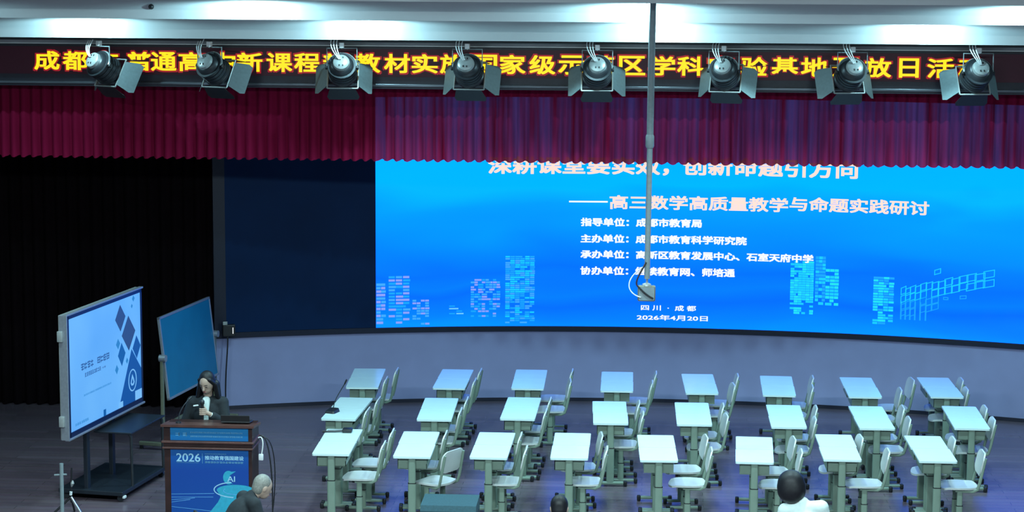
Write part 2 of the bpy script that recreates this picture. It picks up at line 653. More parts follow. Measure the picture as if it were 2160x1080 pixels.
tower(-3.67, -3.54, 1.12, 1.70, 2, 12, ['lilac', 'sky', 'lilac'], 0.95, 0.3, 0.3)
tower(-3.50, -3.20, 1.12, 1.80, 3, 15, ['sky', 'mid', 'lilac'], 0.95, 0.35, 0.35)
tower(-3.17, -2.935, 1.10, 1.46, 4, 10, ['lilac', 'sky'], 0.85, 0.3, 0.6)
tower(-2.66, -2.46, 1.24, 1.38, 2, 4, ['mid', 'pale'], 0.7, 0.5, 0.2)
tower(-2.36, -1.95, 1.20, 1.74, 8, 16, ['mid', 'sky', 'lilac'], 0.72, 0.3, 0.6)
tower(-1.88, -1.47, 1.08, 2.06, 6, 34, ['mid', 'cyan', 'sky'], 0.9, 0.25, 0.75)
tower(2.06, 2.38, 1.28, 2.05, 6, 24, ['aqua', 'cyan', 'cyan'], 0.95, 0.12, 0.7)
tower(2.40, 2.54, 1.45, 2.13, 3, 14, ['cyan', 'mid'], 0.95, 0.2, 0.6)
tower(2.54, 2.72, 1.40, 1.96, 3, 12, ['cyan', 'aqua'], 0.95, 0.2, 0.6)
tower(3.19, 3.47, 1.22, 1.88, 4, 18, ['aqua', 'cyan', 'mid'], 0.9, 0.2, 0.75)
bm = bmesh.new()


def frame_q(bm, u0, u1, v0, v1, sl, t=0.011, mi=0):
    s2 = sl
    quad(bm, u0, u1, v0, v0 + t, 0.0345, mi, s2)
    quad(bm, u0, u1, v1 - t, v1, 0.0345, mi, s2)
    quad(bm, u0, u0 + t, v0, v1, 0.0348, mi, 0)
    quad(bm, u1 - t, u1, v0 + s2, v1 + s2, 0.0348, mi, 0)


x = 3.56
while x < 4.75:
    wd = 0.07 + (x - 3.5) * 0.07
    top = 1.72 + (x - 3.56) * 0.26
    for k in range(4 if x < 4.05 else 2):
        if rnd.random() < 0.8:
            v1 = top - k * 0.10 + rnd.uniform(-0.02, 0.02)
            frame_q(bm, x, x + wd, v1 - 0.10, v1, 0.035, mi=0 if k < 2 else 1)
    if x < 3.9:
        quad(bm, x, x + 0.02, 1.30, 1.55, 0.0335, 1)
    x += wd * 0.8
frame_q(bm, 4.13, 4.20, 1.60, 1.64, 0.0, mi=1)
frame_q(bm, 4.35, 4.44, 1.62, 1.67, 0.01, mi=1)
frame_q(bm, 4.0, 4.09, 1.93, 2.0, 0.03, mi=0)
fin_flat('lattice_graphic', bm, [E_b['cyan'], E_b['mid']], led, Vector((0, -1, 0)))

# ------------------------------------------------------------------ valance and side curtain


def pleated(name, x0, x1, y, z0, z1, period, amp, m_, nz_=6, wob=0.012, seed=1):
    rn = random.Random(seed)
    bm = bmesh.new()
    n = int((x1 - x0) / period * 8)
    ph, rows = 0.0, []
    for i in range(n + 1):
        xx = x0 + (x1 - x0) * i / n
        ph += 2 * PI / 8 * rn.uniform(0.75, 1.25)
        dy = amp * math.sin(ph)
        zz = z0 + wob * math.sin(ph + 0.6) + 0.004 * rn.uniform(-1, 1)
        rows.append([bm.verts.new((xx + 0.2 * amp * math.cos(ph) * (1 - j / nz_), y + dy * (1.0 - 0.55 * j / nz_), zz + (z1 - zz) * j / nz_)) for j in range(nz_ + 1)])
    for A, D in zip(rows, rows[1:]):
        for j in range(nz_):
            bm.faces.new((A[j], D[j], D[j + 1], A[j + 1]))
    return finish(name, bm, m_, smooth='all')


tag(pleated('valance_curtain', -9.6, 8.0, 25.62, 3.665, 4.62, 0.13, 0.044, M_val), 'pleated red velvet valance hanging above the video wall', 'curtain')
tag(pleated('side_curtain', -9.7, -5.86, 28.05, 0.02, 4.6, 0.16, 0.05, M_side, seed=5), 'almost black side curtain left of the video wall', 'curtain')

# ------------------------------------------------------------------ scrolling sign
sg = thing('scrolling_sign', 'long red-glowing sign band with yellow Chinese characters above the valance', 'sign', (0, 25.1, 4.57))
finish('housing', B((-0.8, 0.06, 0.255), (18.0, 0.10, 0.51), 0.006), M_banh, sg)
finish('lower_lip', B((-0.8, 0.0, 0.045), (18.0, 0.05, 0.03), 0.006), M_lipm, sg)
finish('display_face', B((-0.8, 0.006, 0.31), (17.96, 0.02, 0.33)), M_ban, sg)
chars = '成都市普通高中新课程新教材实施国家级示范区学科实验基地开放日活动'
cx_px = [95, 157, 222, 295, 348, 408, 475, 533, 597, 656, 718, 785, 848, 907, 967, 1033, 1093, 1156, 1217, 1280, 1345, 1408, 1467, 1530, 1600, 1664, 1725, 1790, 1857, 1921, 1986, 2050]
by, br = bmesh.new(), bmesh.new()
for ch, px in zip(chars, cx_px):
    xx = -7.09 + (px - 120) * (10.82 / 1920.0)
    if ch in '日':
        hw = 0.11
    else:
        hw = 0.15
    add_text(by, ch, xx - hw, xx + hw, 0.195, 0.415, lambda u, v: Vector((u, -0.0085, v)), 0.026)
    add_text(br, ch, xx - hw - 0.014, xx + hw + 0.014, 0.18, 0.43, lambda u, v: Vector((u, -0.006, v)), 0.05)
fin_flat('lettering', by, E_yellow, sg, Vector((0, -1, 0)))
fin_flat('lettering_glow', br, E_red, sg, Vector((0, -1, 0)))  # enlarged dim red copy imitating the glow around the letters

# ------------------------------------------------------------------ lighting rail and stage lights
rl = thing('lighting_rail', 'long black pipe below the ceiling step holding the stage lights', 'rail', (0, 24.47, 5.162))
finish('pipe', T([(-9.7, 0, 0), (8.1, 0, 0)], 0.016, 10), M_rail, rl, smooth=True)
for x in (-7.2, -4.9, -3.0, -1.35, 0.2, 1.7, 3.2):
    finish('bracket', B((x, 0, 0.03), (0.03, 0.03, 0.05), 0.004), M_dark, rl)

MT = Matrix.Rotation(R(-30), 4, 'X')            # can axis (+y) dips towards the stage
sl = thing('stage_light', '', 'stage light', (0, 24.47, 5.162))
finish('clamp', B((0, -0.005, -0.050), (0.055, 0.05, 0.062), 0.006), mat('white_clamp', (0.9, 0.92, 0.93), 0.4), sl)
bmh = bmesh.new()
box(bmh, (0, 0, -0.078), (0.02, 0.02, 0.03), 0.003)
finish('spigot', bmh, M_chrome, sl)
bm = bmesh.new()
tube(bm, [(-0.175, 0.0, -0.31), (-0.175, 0, -0.085), (0.175, 0, -0.085), (0.175, 0.0, -0.31)], 0.008, 8)
finish('yoke', bm, M_grey, sl, smooth=True)
OC = Vector((0, 0.0, -0.305))
ML = Matrix.Translation(OC) @ MT
bm = bmesh.new()
lathe(bm, [(-0.10, 0.10), (-0.08, 0.125), (0.0, 0.155), (0.14, 0.162), (0.15, 0.172), (0.18, 0.172), (0.185, 0.15)], ML, 28)
for t in (-0.04, 0.01, 0.06, 0.11):
    lathe(bm, [(t, 0.166), (t + 0.012, 0.166)], ML, 28)
can = finish('can', bm, M_dark, sl, smooth=True)
bm = bmesh.new()
lathe(bm, [(-0.152, 0.03), (-0.148, 0.07), (-0.135, 0.093), (-0.10, 0.10)], ML, 24)
cap = finish('rear_cap', bm, M_silver, sl, smooth=True)
for a, bb in ((-0.02, 0.05), (0.02, 0.05), (-0.02, -0.05), (0.02, -0.05)):
    bm = B((a, -0.15, bb), (0.014, 0.012, 0.022), 0.003)
    bmesh.ops.transform(bm, matrix=ML, verts=bm.verts)
    finish('vent_slot', bm, M_black, cap)
bm = bmesh.new()
pts = [ML @ Vector((0.168 * math.cos(R(a)), -0.02, 0.168 * math.sin(R(a)))) for a in range(0, 181, 12)]
tube(bm, pts, 0.012, 8)
finish('rim_band', bm, M_silver, sl, smooth=True)
for s in (-1, 1):
    bm = B((s * 0.18, -0.0, 0), (0.03, 0.045, 0.045), 0.006)
    bmesh.ops.transform(bm, matrix=ML, verts=bm.verts)
    finish('side_knob', bm, M_black, sl)
bm = bmesh.new()
for (a, c) in (((-0.18, -0.18), (0.18, -0.18)), ((0.18, -0.18), (0.18, 0.18)), ((0.18, 0.18), (-0.18, 0.18)), ((-0.18, 0.18), (-0.18, -0.18))):
    tube(bm, [ML @ Vector((a[0], 0.19, a[1])), ML @ Vector((c[0], 0.19, c[1]))], 0.009, 6)
finish('door_frame', bm, M_silver, sl, smooth=True)


def flap(side, ang, ln=0.22):
    """barn door hinged on the frame: side 0 left, 1 right, 2 top, 3 bottom"""
    poly = [(-0.15, 0), (0.15, 0), (0.19, ln * 0.75), (0.17, ln), (-0.17, ln), (-0.19, ln * 0.75)]
    co, si = math.cos(R(ang)), math.sin(R(ang))

    def f(off):
        def g(p, q):
            outw, fw = 0.185 + q * si + off * co, 0.19 + q * co - off * si
            v = {0: (-outw, fw, p), 1: (outw, fw, p), 2: (p, fw, outw), 3: (p, fw, -outw)}[side]
            return ML @ Vector(v)
        return g
    bm = bmesh.new()
    prism(bm, poly, f(0), f(0.004))
    return bm


for i, (sd, an) in enumerate(((0, 42), (1, 42), (2, 20), (3, 8))):
    finish('barn_door', flap(sd, an), M_door if sd < 2 else M_dark, sl)
for i, dx in enumerate((-0.05, -0.085, -0.12)):
    finish('power_lead', T(bez((dx, -0.03, 0.015), (dx - 0.02, -0.07, -0.05), (dx * 0.8, -0.16, -0.12), (dx * 0.3 + 0.01, -0.13, -0.205)), 0.006, 8), M_cable_w, sl, smooth=True)
ords = ['first', 'second', 'third', 'fourth', 'fifth', 'sixth', 'seventh', 'eighth']
lights = [(-6.48, -34), (-5.16, -26), (-3.59, 4), (-2.11, -6), (-0.59, 2), (0.88, -12), (2.36, 12), (3.80, 10)]
for i, (x, pan) in enumerate(lights):
    lab = 'grey barn-door stage light, %s from the left on the pipe below the ceiling' % ords[i]
    if i == 0:
        sl.location = (x * 0.991, 24.47, 5.162)
        sl.rotation_euler = (0, 0, R(pan))
        sl['label'] = lab
        sl['group'] = 'stage lights on the pipe'
    else:
        dup(sl, (x * 0.991, 24.47, 5.162), R(pan), lab, 'stage lights on the pipe')

tag(finish('ceiling_sensor', lathe(bmesh.new(), [(0, 0.03), (-0.015, 0.028), (-0.03, 0.012)], None, 16), M_black, loc=(-5.33, 22.5, 5.585), smooth=True), 'tiny black sensor knob on the ceiling step near the upper left', 'sensor')

# ------------------------------------------------------------------ pole with box
pl = thing('hanging_pole', 'long thin grey pole hanging from the ceiling in front of the video wall', 'pole', (0.04, 22.0, 5.69))
finish('upper_tube', T([(0, 0, 0), (-0.008, 0, -1.45)], 0.036, 16), M_grey, pl, smooth=True)
finish('collar', lathe(bmesh.new(), [(-0.07, 0.037), (-0.05, 0.045), (0.05, 0.045), (0.07, 0.037)], Matrix.Translation((-0.0085, 0, -1.45)) @ Matrix.Rotation(PI / 2, 4, 'X'), 16), M_grey, pl, smooth=True)
finish('lower_tube', T([(-0.008, 0, -1.45), (-0.017, 0, -2.90)], 0.030, 16), M_grey, pl, smooth=True)
finish('stem', T([(-0.017, 0, -2.90), (-0.018, 0, -2.99)], 0.012, 10), M_silver, pl, smooth=True)
hb = finish('equipment_box', B((-0.02, 0, -3.055), (0.19, 0.10, 0.165), 0.018), M_post, pl, smooth=True)
finish('box_rim', prism(bmesh.new(), rrect(0.165, 0.14, 0.015), lambda x, z: Vector((x - 0.02, -0.05, z - 3.055)), lambda x, z: Vector((x - 0.02, -0.056, z - 3.055))), M_grey, hb)
finish('cap_bracket', lathe(bmesh.new(), [(0, 0.05), (0.02, 0.045), (0.03, 0.02)], Matrix.Translation((-0.02, 0, -2.975)) @ Matrix.Rotation(PI / 2, 4, 'X'), 16), M_silver, pl, smooth=True)
finish('black_lead', T(bez((-0.03, -0.035, -2.72), (-0.09, -0.05, -2.84), (-0.17, -0.05, -2.95), (-0.10, -0.06, -2.985), 10) + bez((-0.10, -0.06, -2.985), (-0.06, -0.065, -3.03), (0.0, -0.07, -3.08), (0.05, -0.065, -3.10), 10)[1:], 0.010, 8), M_black, pl, smooth=True)
finish('white_lead', T(bez((-0.06, -0.04, -2.77), (-0.26, -0.04, -2.90), (-0.24, -0.05, -3.05), (-0.08, -0.062, -3.09), 16), 0.006, 8), M_cable_w, pl, smooth=True)

# ------------------------------------------------------------------ desks
dk = thing('school_desk', '', 'desk')
finish('desktop', prism(bmesh.new(), rrect(0.41, 0.62, 0.022), lambda x, y: Vector((x, y, 0.738)), lambda x, y: Vector((x, y, 0.76))), M_top, dk)
tm = bmesh.new()
for c, s in (((0, 0, 0.613), (0.32, 0.50, 0.008)), ((-0.156, 0, 0.675), (0.008, 0.50, 0.125)), ((0, 0.246, 0.675), (0.32, 0.008, 0.125)), ((0, -0.246, 0.675), (0.32, 0.008, 0.125)), ((0.156, 0, 0.64), (0.008, 0.50, 0.06))):
    box(tm, c, s)
finish('drawer_tray', tm, M_frame, dk)
for s in (-1, 1):
    cm = bmesh.new()
    prism(cm, rrect(0.078, 0.042, 0.018), lambda x, y: Vector((x, y + s * 0.272, 0.40)), lambda x, y: Vector((x, y + s * 0.272, 0.736)))
    col_ = finish('column', cm, M_frame, dk, smooth=True)
    cm = bmesh.new()
    prism(cm, rrect(0.088, 0.050, 0.022), lambda x, y: Vector((x, y + s * 0.272, 0.05)), lambda x, y: Vector((x, y + s * 0.272, 0.455)))
    finish('sleeve', cm, M_frame, col_, smooth=True)
    cm = bmesh.new()
    prism(cm, rrect(0.091, 0.053, 0.023), lambda x, y: Vector((x, y + s * 0.272, 0.455)), lambda x, y: Vector((x, y + s * 0.272, 0.463)))
    finish('collar_ring', cm, M_cap, col_)
    ft = finish('foot', B((0, s * 0.272, 0.04), (0.32, 0.05, 0.035), 0.012), M_frame, dk, smooth=True)
    for q in (-1, 1):
        finish('foot_cap', B((q * 0.178, s * 0.272, 0.033), (0.042, 0.056, 0.066), 0.012), M_cap, ft, smooth=True)

# ------------------------------------------------------------------ chairs (local: sitter looks along -x)
chd = thing('school_chair', '', 'chair')


def seat_bm():
    bm = bmesh.new()
    n, k = 9, 9
    for side in (0, 1):
        pass
    def P(i, j, low):
        a, bb = i / n * 2 - 1, j / k * 2 - 1
        # squircle mapping of the square
        x_ = a * math.sqrt(max(0, 1 - bb * bb * 0.32))
        y_ = bb * math.sqrt(max(0, 1 - a * a * 0.32))
        z = 0.437 + 0.012 * (y_ * y_) - 0.018 * max(0, -x_ - 0.6) * 2 + 0.02 * max(0, x_ - 0.55)
        return Vector((x_ * 0.205, y_ * 0.20, z - (0.020 if low else 0)))
    g = [[[bm.verts.new(P(i, j, low)) for j in range(k + 1)] for i in range(n + 1)] for low in (0, 1)]
    for i in range(n):
        for j in range(k):
            bm.faces.new((g[0][i][j], g[0][i + 1][j], g[0][i + 1][j + 1], g[0][i][j + 1]))
            bm.faces.new((g[1][i][j], g[1][i][j + 1], g[1][i + 1][j + 1], g[1][i + 1][j]))
    for i in range(n):
        for j in (0, k):
            bm.faces.new((g[0][i][j], g[0][i + 1][j], g[1][i + 1][j], g[1][i][j]))
    for j in range(k):
        for i in (0, n):
            bm.faces.new((g[0][i][j], g[0][i][j + 1], g[1][i][j + 1], g[1][i][j]))
    return bm


finish('seat', seat_bm(), M_seat, chd, smooth=True)
bm = bmesh.new()


def back_pt(y, z, t):
    lean = 0.185 + (z - 0.5) * 0.20
    return Vector((lean + t - 0.020 * (1 - (y / 0.19) ** 2) * -1, y, z))


outline = []
for (y, z) in rrect(0.38, 0.25, 0.085, 6):
    outline.append((y, z + 0.695))
nrow = 7
fr, bk_ = [], []
mid = (0.0, 0.695)
for ring in (1.0, 0.7, 0.4):
    fr.append([bm.verts.new(back_pt(y * ring, mid[1] + (z - mid[1]) * ring, -0.008)) for y, z in outline])
    bk_.append([bm.verts.new(back_pt(y * ring, mid[1] + (z - mid[1]) * ring, 0.008)) for y, z in outline])
L = len(outline)
for rr in (fr, bk_):
    for A, D in zip(rr, rr[1:]):
        for q in range(L):
            bm.faces.new((A[q], A[(q + 1) % L], D[(q + 1) % L], D[q]))
    bm.faces.new(rr[-1])
for q in range(L):
    bm.faces.new((fr[0][q], fr[0][(q + 1) % L], bk_[0][(q + 1) % L], bk_[0][q]))
finish('backrest', bm, M_seat, chd, smooth=True)
for s in (-1, 1):
    finish('upright', T([(0.0, s * 0.155, 0.405), (0.14, s * 0.168, 0.405), (0.185, s * 0.175, 0.43), (0.205, s * 0.178, 0.50), (0.262, s * 0.172, 0.78)], 0.017, 8, 0.75), M_frame, chd, smooth=True)
    cm = bmesh.new()
    prism(cm, rrect(0.062, 0.036, 0.016), lambda x, y: Vector((x, y + s * 0.15, 0.22)), lambda x, y: Vector((x, y + s * 0.15, 0.418)))
    col_ = finish('column', cm, M_frame, chd, smooth=True)
    cm = bmesh.new()
    prism(cm, rrect(0.072, 0.044, 0.02), lambda x, y: Vector((x, y + s * 0.15, 0.045)), lambda x, y: Vector((x, y + s * 0.15, 0.24)))
    finish('sleeve', cm, M_frame, col_, smooth=True)
    cm = bmesh.new()
    prism(cm, rrect(0.075, 0.047, 0.021), lambda x, y: Vector((x, y + s * 0.15, 0.24)), lambda x, y: Vector((x, y + s * 0.15, 0.247)))
    finish('collar_ring', cm, M_cap, col_)
    ft = finish('foot', B((0, s * 0.15, 0.037), (0.32, 0.045, 0.032), 0.012), M_frame, chd, smooth=True)
    for q in (-1, 1):
        finish('foot_cap', B((q * 0.178, s * 0.15, 0.03), (0.04, 0.05, 0.06), 0.012), M_cap, ft, smooth=True)
finish('seat_beam', B((0.0, 0, 0.408), (0.10, 0.34, 0.020), 0.004), M_frame, chd)

cols = ['leftmost', 'second', 'third', 'fourth', 'fifth', 'sixth', 'seventh', 'rightmost']
rows = {'F': 'front', 'M': 'middle', 'B': 'back'}
block = {'F1': (-3.40, 22.92, 1.0), 'F2': (-2.51, 22.87, .7), 'F3': (-1.66, 22.90, -.5), 'F4': (-0.79, 22.95, .3), 'F5': (0.16, 22.93, 1.9), 'F6': (1.24, 22.94, -2.3), 'F7': (2.17, 23.14, .4), 'F8': (3.19, 23.16, .4),
         'M1': (-3.55, 24.68, -2.2), 'M2': (-2.46, 24.75, 1.3), 'M3': (-1.46, 24.88, -.8), 'M4': (-0.39, 24.74, 1.6), 'M5': (0.60, 24.76, .6), 'M6': (1.70, 24.72, .1), 'M7': (2.70, 24.74, 1.1), 'M8': (3.82, 24.84, -.8),
         'B1': (-3.57, 26.55, 2.8), 'B2': (-2.44, 26.60, -.5), 'B3': (-1.47, 26.67, .6), 'B4': (-0.34, 26.63, .4), 'B5': (0.72, 26.58, 1.6), 'B6': (1.71, 26.54, -1.4), 'B7': (2.75, 26.54, .1), 'B8': (3.76, 26.63, .7)}
jit = random.Random(11)
first = True


def where(k, far):
    c = int(k[1]) - 1
    cc = {0: 'leftmost column', 7: 'rightmost column'}.get(c, '%s column from left' % cols[c])
    return '%s row, %s' % (rows[k[0]], cc)


for k, (x, y, a) in block.items():
    ln = R(a)
    for far in (0, 1):
        d = (far - 0.5) * 0.626
        off = jit.uniform(-0.007, 0.007)
        px_, py_ = x + math.sin(-ln) * d + off, y + math.cos(ln) * d
        lab = 'pale mint-topped desk, %s of its pair, %s' % ('far one' if far else 'near one', where(k, far))
        if first:
            dk.location = (px_, py_, 0)
            dk.rotation_euler = (0, 0, ln)
            dk['label'] = lab
            dk['group'] = 'school desks'
            first = False
        else:
            dup(dk, (px_, py_, 0), ln, lab, 'school desks')

# seat centres (x, y, turn in degrees)
ch = {}
tops = {'B1f': (-3.22, 26.89), 'B1n': (-3.30, 26.28), 'M1f': (-3.22, 25.12), 'M1n': (-3.27, 24.46), 'F1f': (-2.84, 23.32), 'F1n': (-2.86, 22.75), 'B2f': (-2.13, 26.94), 'B2n': (-2.15, 26.29), 'M2f': (-2.15, 25.13), 'M2n': (-2.17, 24.60), 'F2f': (-2.23, 23.26), 'B3f': (-0.94, 27.15), 'B3n': (-0.94, 26.35), 'M3f': (-1.14, 25.18), 'M3n': (-1.16, 24.52), 'F3f': (-1.38, 23.22), 'F3n': (-1.28, 22.42), 'B4f': (0.15, 26.97), 'B4n': (0.10, 26.36), 'M4f': (-0.06, 25.10), 'M4n': (-0.01, 24.62), 'F4f': (-0.48, 23.34), 'F4n': (-0.40, 22.61), 'B5f': (1.20, 26.90), 'B5n': (1.12, 26.31), 'M5f': (0.95, 25.03), 'M5n': (0.97, 24.39), 'F5f': (0.70, 23.37), 'F5n': (0.74, 22.67), 'B6f': (2.16, 26.87), 'B6n': (2.11, 26.26), 'M6f': (2.06, 25.00), 'M6n': (2.00, 24.35), 'F6f': (1.68, 23.38), 'F6n': (1.72, 22.69), 'B7f': (3.42, 26.62), 'B7n': (3.20, 26.15), 'M7f': (3.10, 25.18), 'M7n': (3.10, 24.62), 'F7f': (2.44, 23.38), 'F7n': (2.67, 22.68), 'B8f': (4.06, 26.85), 'B8n': (3.97, 26.30), 'F8f': (3.47, 23.39), 'F8n': (3.70, 22.73), 'M8f': (3.97, 25.20), 'M8n': (4.02, 24.53)}
turn = {'B7f': 12, 'F4f': 14, 'B5n': 10, 'F5f': 8, 'F6f': 8, 'M5n': 5, 'B3n': 4, 'F7f': 4}
ch = {k: (x - 0.245 * math.cos(R(turn.get(k, 0))), y - 0.245 * math.sin(R(turn.get(k, 0))), turn.get(k, 0)) for k, (x, y) in tops.items()}
ch['F2n'] = (-2.27, 22.50, -30)
first = True
for k, (x, y, a) in ch.items():
    bx, by_, ba = block[k[:2]]
    d_ = (0.313 if k[2] == 'f' else -0.313)
    yd = by_ + d_ * math.cos(R(ba))
    xd = bx - d_ * math.sin(R(ba))
    if x - xd < 0.44 and k != 'F2n':
        lim = 0.02 if abs(a) > 3 else 0.04
        y = min(max(y, yd - lim), yd + lim)
        x = max(x, xd + 0.025)
        a = max(-5, min(5, a)) + ba * 0.5
    far = k[2] == 'f'
    extra = 'turned ' if k == 'F2n' else ''
    lab = '%sivory school chair at %s desk of the pair, %s' % (extra, 'far' if far else 'near', where(k[:2], far))
    if first:
        chd.location = (x, y, 0)
        chd.rotation_euler = (0, 0, R(a))
        chd['label'] = lab
        chd['group'] = 'school chairs'
        first = False
    else:
        dup(chd, (x, y, 0), R(a), lab, 'school chairs')

# ------------------------------------------------------------------ microphones on the desks
gm = thing('desk_microphone', 'black gooseneck desk microphone standing on a desk in the middle row', 'microphone', (-3.69, 24.43, 0.76), R(-18))
finish('base', prism(bmesh.new(), rrect(0.13, 0.17, 0.02), lambda x, y: Vector((x, y, 0.0)), lambda x, y: Vector((x * 0.85, y * 0.85, 0.035 + y * 0.1))), M_black, gm)
finish('gooseneck', T(bez((0, 0.03, 0.03), (0.0, 0.03, 0.13), (0.07, 0.03, 0.22), (0.16, 0.02, 0.36), 12), 0.006, 8), M_dark, gm, smooth=True)
finish('microphone_head', T([(0.155, 0.02, 0.35), (0.18, 0.018, 0.40), (0.185, 0.018, 0.41)], [0.009, 0.011, 0.007], 10), M_black, gm, smooth=True)
lm = thing('folded_microphone', 'black microphone lying flat on the far end of the nearest left desk', 'microphone', (-3.45, 23.38, 0.76), R(2))
finish('base', B((0.09, 0.01, 0.022), (0.11, 0.13, 0.042), 0.012), M_black, lm, smooth=True)
finish('neck', T([(-0.16, -0.03, 0.012), (-0.05, -0.035, 0.014), (0.06, -0.03, 0.02)], 0.010, 8), M_dark, lm, smooth=True)
finish('neck_tube', T([(-0.14, 0.03, 0.012), (-0.02, 0.035, 0.016), (0.06, 0.02, 0.026)], 0.012, 8), M_grey, lm, smooth=True)
finish('microphone_head', T([(-0.19, -0.03, 0.013), (-0.15, -0.03, 0.013)], 0.013, 10), M_black, lm, smooth=True)

# ------------------------------------------------------------------ lectern
LX, LY = -4.655, 21.86
lc = thing('lectern', 'dark cherry wood lectern faced with blue conference posters', 'lectern', (LX, LY, 0))
bm = bmesh.new()
prism(bm, [(0.0, 1.125), (0.0, 1.15), (0.42, 1.105), (0.42, 1.08)], lambda y, z: Vector((-0.505, y, z)), lambda y, z: Vector((0.505, y, z)))
finish('top', bm, M_wood2, lc)
finish('upper_body', B((0, 0.23, 1.03), (0.96, 0.38, 0.18)), M_wood, lc)
finish('ledge', B((0, 0.215, 0.958), (1.0, 0.42, 0.022), 0.004), M_wood2, lc)
finish('band', B((0, 0.225, 0.926), (0.965, 0.39, 0.044)), M_wood, lc)
finish('ledge', B((0, 0.215, 0.893), (0.985, 0.42, 0.020), 0.004), M_wood2, lc)
finish('lower_body', B((0, 0.23, 0.47), (0.95, 0.38, 0.83)), M_wood, lc)
finish('plinth', B((0, 0.23, 0.03), (0.98, 0.42, 0.06), 0.005), M_wood, lc)

M_post1 = bpy.data.materials.new('poster_print')
M_post1.use_nodes = True
nt = M_post1.node_tree
b = nt.nodes['Principled BSDF']
b.inputs['Roughness'].default_value = 0.45
tc = nt.nodes.new('ShaderNodeTexCoord')
sx = nt.nodes.new('ShaderNodeSeparateXYZ')
nt.links.new(tc.outputs['Object'], sx.inputs[0])
mr = nt.nodes.new('ShaderNodeMapRange')
mr.inputs['From Min'].default_value = 0.06
mr.inputs['From Max'].default_value = 1.12
nt.links.new(sx.outputs['Z'], mr.inputs['Value'])
rp = nt.nodes.new('ShaderNodeValToRGB')
e = rp.color_ramp.elements
e[0].color = (0.0, 0.065, 0.31, 1)
e[1].color = (0.003, 0.17, 0.40, 1)
q = e.new(0.55)
q.color = (0.0, 0.05, 0.30, 1)
q = e.new(0.78)
q.color = (0.0, 0.09, 0.33, 1)
nt.links.new(mr.outputs[0], rp.inputs['Fac'])
nt.links.new(rp.outputs[0], b.inputs['Base Color'])
M_pt = mat('poster_white_print', (0.30, 0.55, 0.74), 0.5)
M_pc = mat('poster_cyan_print', (0.025, 0.34, 0.50), 0.5)
M_pm = mat('poster_pale_blue_print', (0.12, 0.38, 0.75), 0.5)
M_pf = mat('poster_faint_print', (0.12, 0.34, 0.56), 0.5)
up_ = finish('upper_poster', B((0.015, 0.037, 1.046), (0.845, 0.006, 0.142)), M_post1, lc)
lo_ = finish('lower_poster', B((0.015, 0.037, 0.47), (0.845, 0.006, 0.82)), M_post1, lc)
PF = Vector((0, -1, 0))
pf = lambda u, v: Vector((u, 0.0325, v))
pf2 = lambda u, v: Vector((u, 0.0315, v))
rn = random.Random(5)
for a in ((30, -0.19, 0.38, 1.055, 1.072), (28, -0.19, 0.38, 1.012, 1.030), (1, -0.35, -0.305, 1.02, 1.062), (1, -0.27, -0.225, 1.02, 1.062)):
    bm = bmesh.new()
    blurred_line(bm, *a, pf, rn, 0.86 if a[0] > 1 else 1.0)
    fin_flat('small_print' if a[0] > 1 else 'emblem_print', bm, M_pf, up_, PF)
bm = bmesh.new()
add_text(bm, '2026', -0.345, -0.085, 0.742, 0.832, pf, 0.012)
add_text(bm, '推动教育强国建设', -0.035, 0.385, 0.765, 0.812, pf, 0.02)
fin_flat('poster_lettering', bm, M_pt, lo_, PF)
for a in ((13, -0.035, 0.385, 0.728, 0.752), (18, -0.035, 0.20, 0.825, 0.836), (16, -0.345, -0.10, 0.728, 0.735)):
    bm = bmesh.new()
    blurred_line(bm, *a, pf, rn)
    fin_flat('small_print', bm, M_pf, lo_, PF)
bm = bmesh.new()
bm.faces.new([bm.verts.new(pf(u, v)) for u, v in ((-0.064, 0.725), (-0.060, 0.725), (-0.060, 0.835), (-0.064, 0.835))])
fin_flat('divider_print', bm, M_pf, lo_, PF)
# glowing bowl drawing with the letters AI
bm = bmesh.new()


def ell_band(bm, cx, cy, rx, ry, t, a0, a1, f, n=36, mi=0):
    prev = None
    for i in range(n + 1):
        a = R(a0 + (a1 - a0) * i / n)
        p = (bm.verts.new(f(cx + rx * math.cos(a), cy + ry * math.sin(a))), bm.verts.new(f(cx + (rx - t) * math.cos(a), cy + (ry - t) * math.sin(a))))
        if prev:
            bm.faces.new((prev[0], p[0], p[1], prev[1])).material_index = mi
        prev = p


def fan(bm, pts, f, mi=0):
    fc = bm.faces.new([bm.verts.new(f(*p)) for p in pts])
    fc.material_index = mi


pg = lambda u, v: Vector((u, 0.0328, v))
fan(bm, [(0.30 + 0.21 * math.cos(R(a)), 0.435 + 0.062 * math.sin(R(a))) for a in range(0, 360, 12)], pg, 0)
fan(bm, [(0.09, 0.435), (0.13, 0.36), (0.10, 0.30), (0.02, 0.20), (-0.06, 0.12), (0.36, 0.12), (0.34, 0.25), (0.44, 0.33), (0.435, 0.42)], lambda u, v: Vector((u, 0.033, v)), 0)
fan(bm, [(0.22 + 0.06 * math.cos(R(a)), 0.575 + 0.075 * math.sin(R(a))) for a in range(60, 301, 12)] + [(0.27, 0.50), (0.22, 0.545), (0.235, 0.60), (0.30, 0.645)], pg, 0)
ell_band(bm, 0.29, 0.44, 0.235, 0.09, 0.012, 100, 265, pf, mi=1)
ell_band(bm, 0.31, 0.43, 0.15, 0.045, 0.006, 150, 300, pf, mi=2)
for k, (v0, v1, u1) in enumerate(((0.378, 0.395, 0.06), (0.345, 0.355, 0.05), (0.315, 0.34, -0.15), (0.29, 0.322, -0.20), (0.24, 0.20, 0.02))):
    fan(bm, [(-0.405, v0), (u1, v1), (u1, v1 + 0.005), (-0.405, v0 + 0.004)], pf, 2)
fin_flat('poster_graphic', bm, [M_pc, M_pt, M_pm], lo_, PF)
bm = bmesh.new()
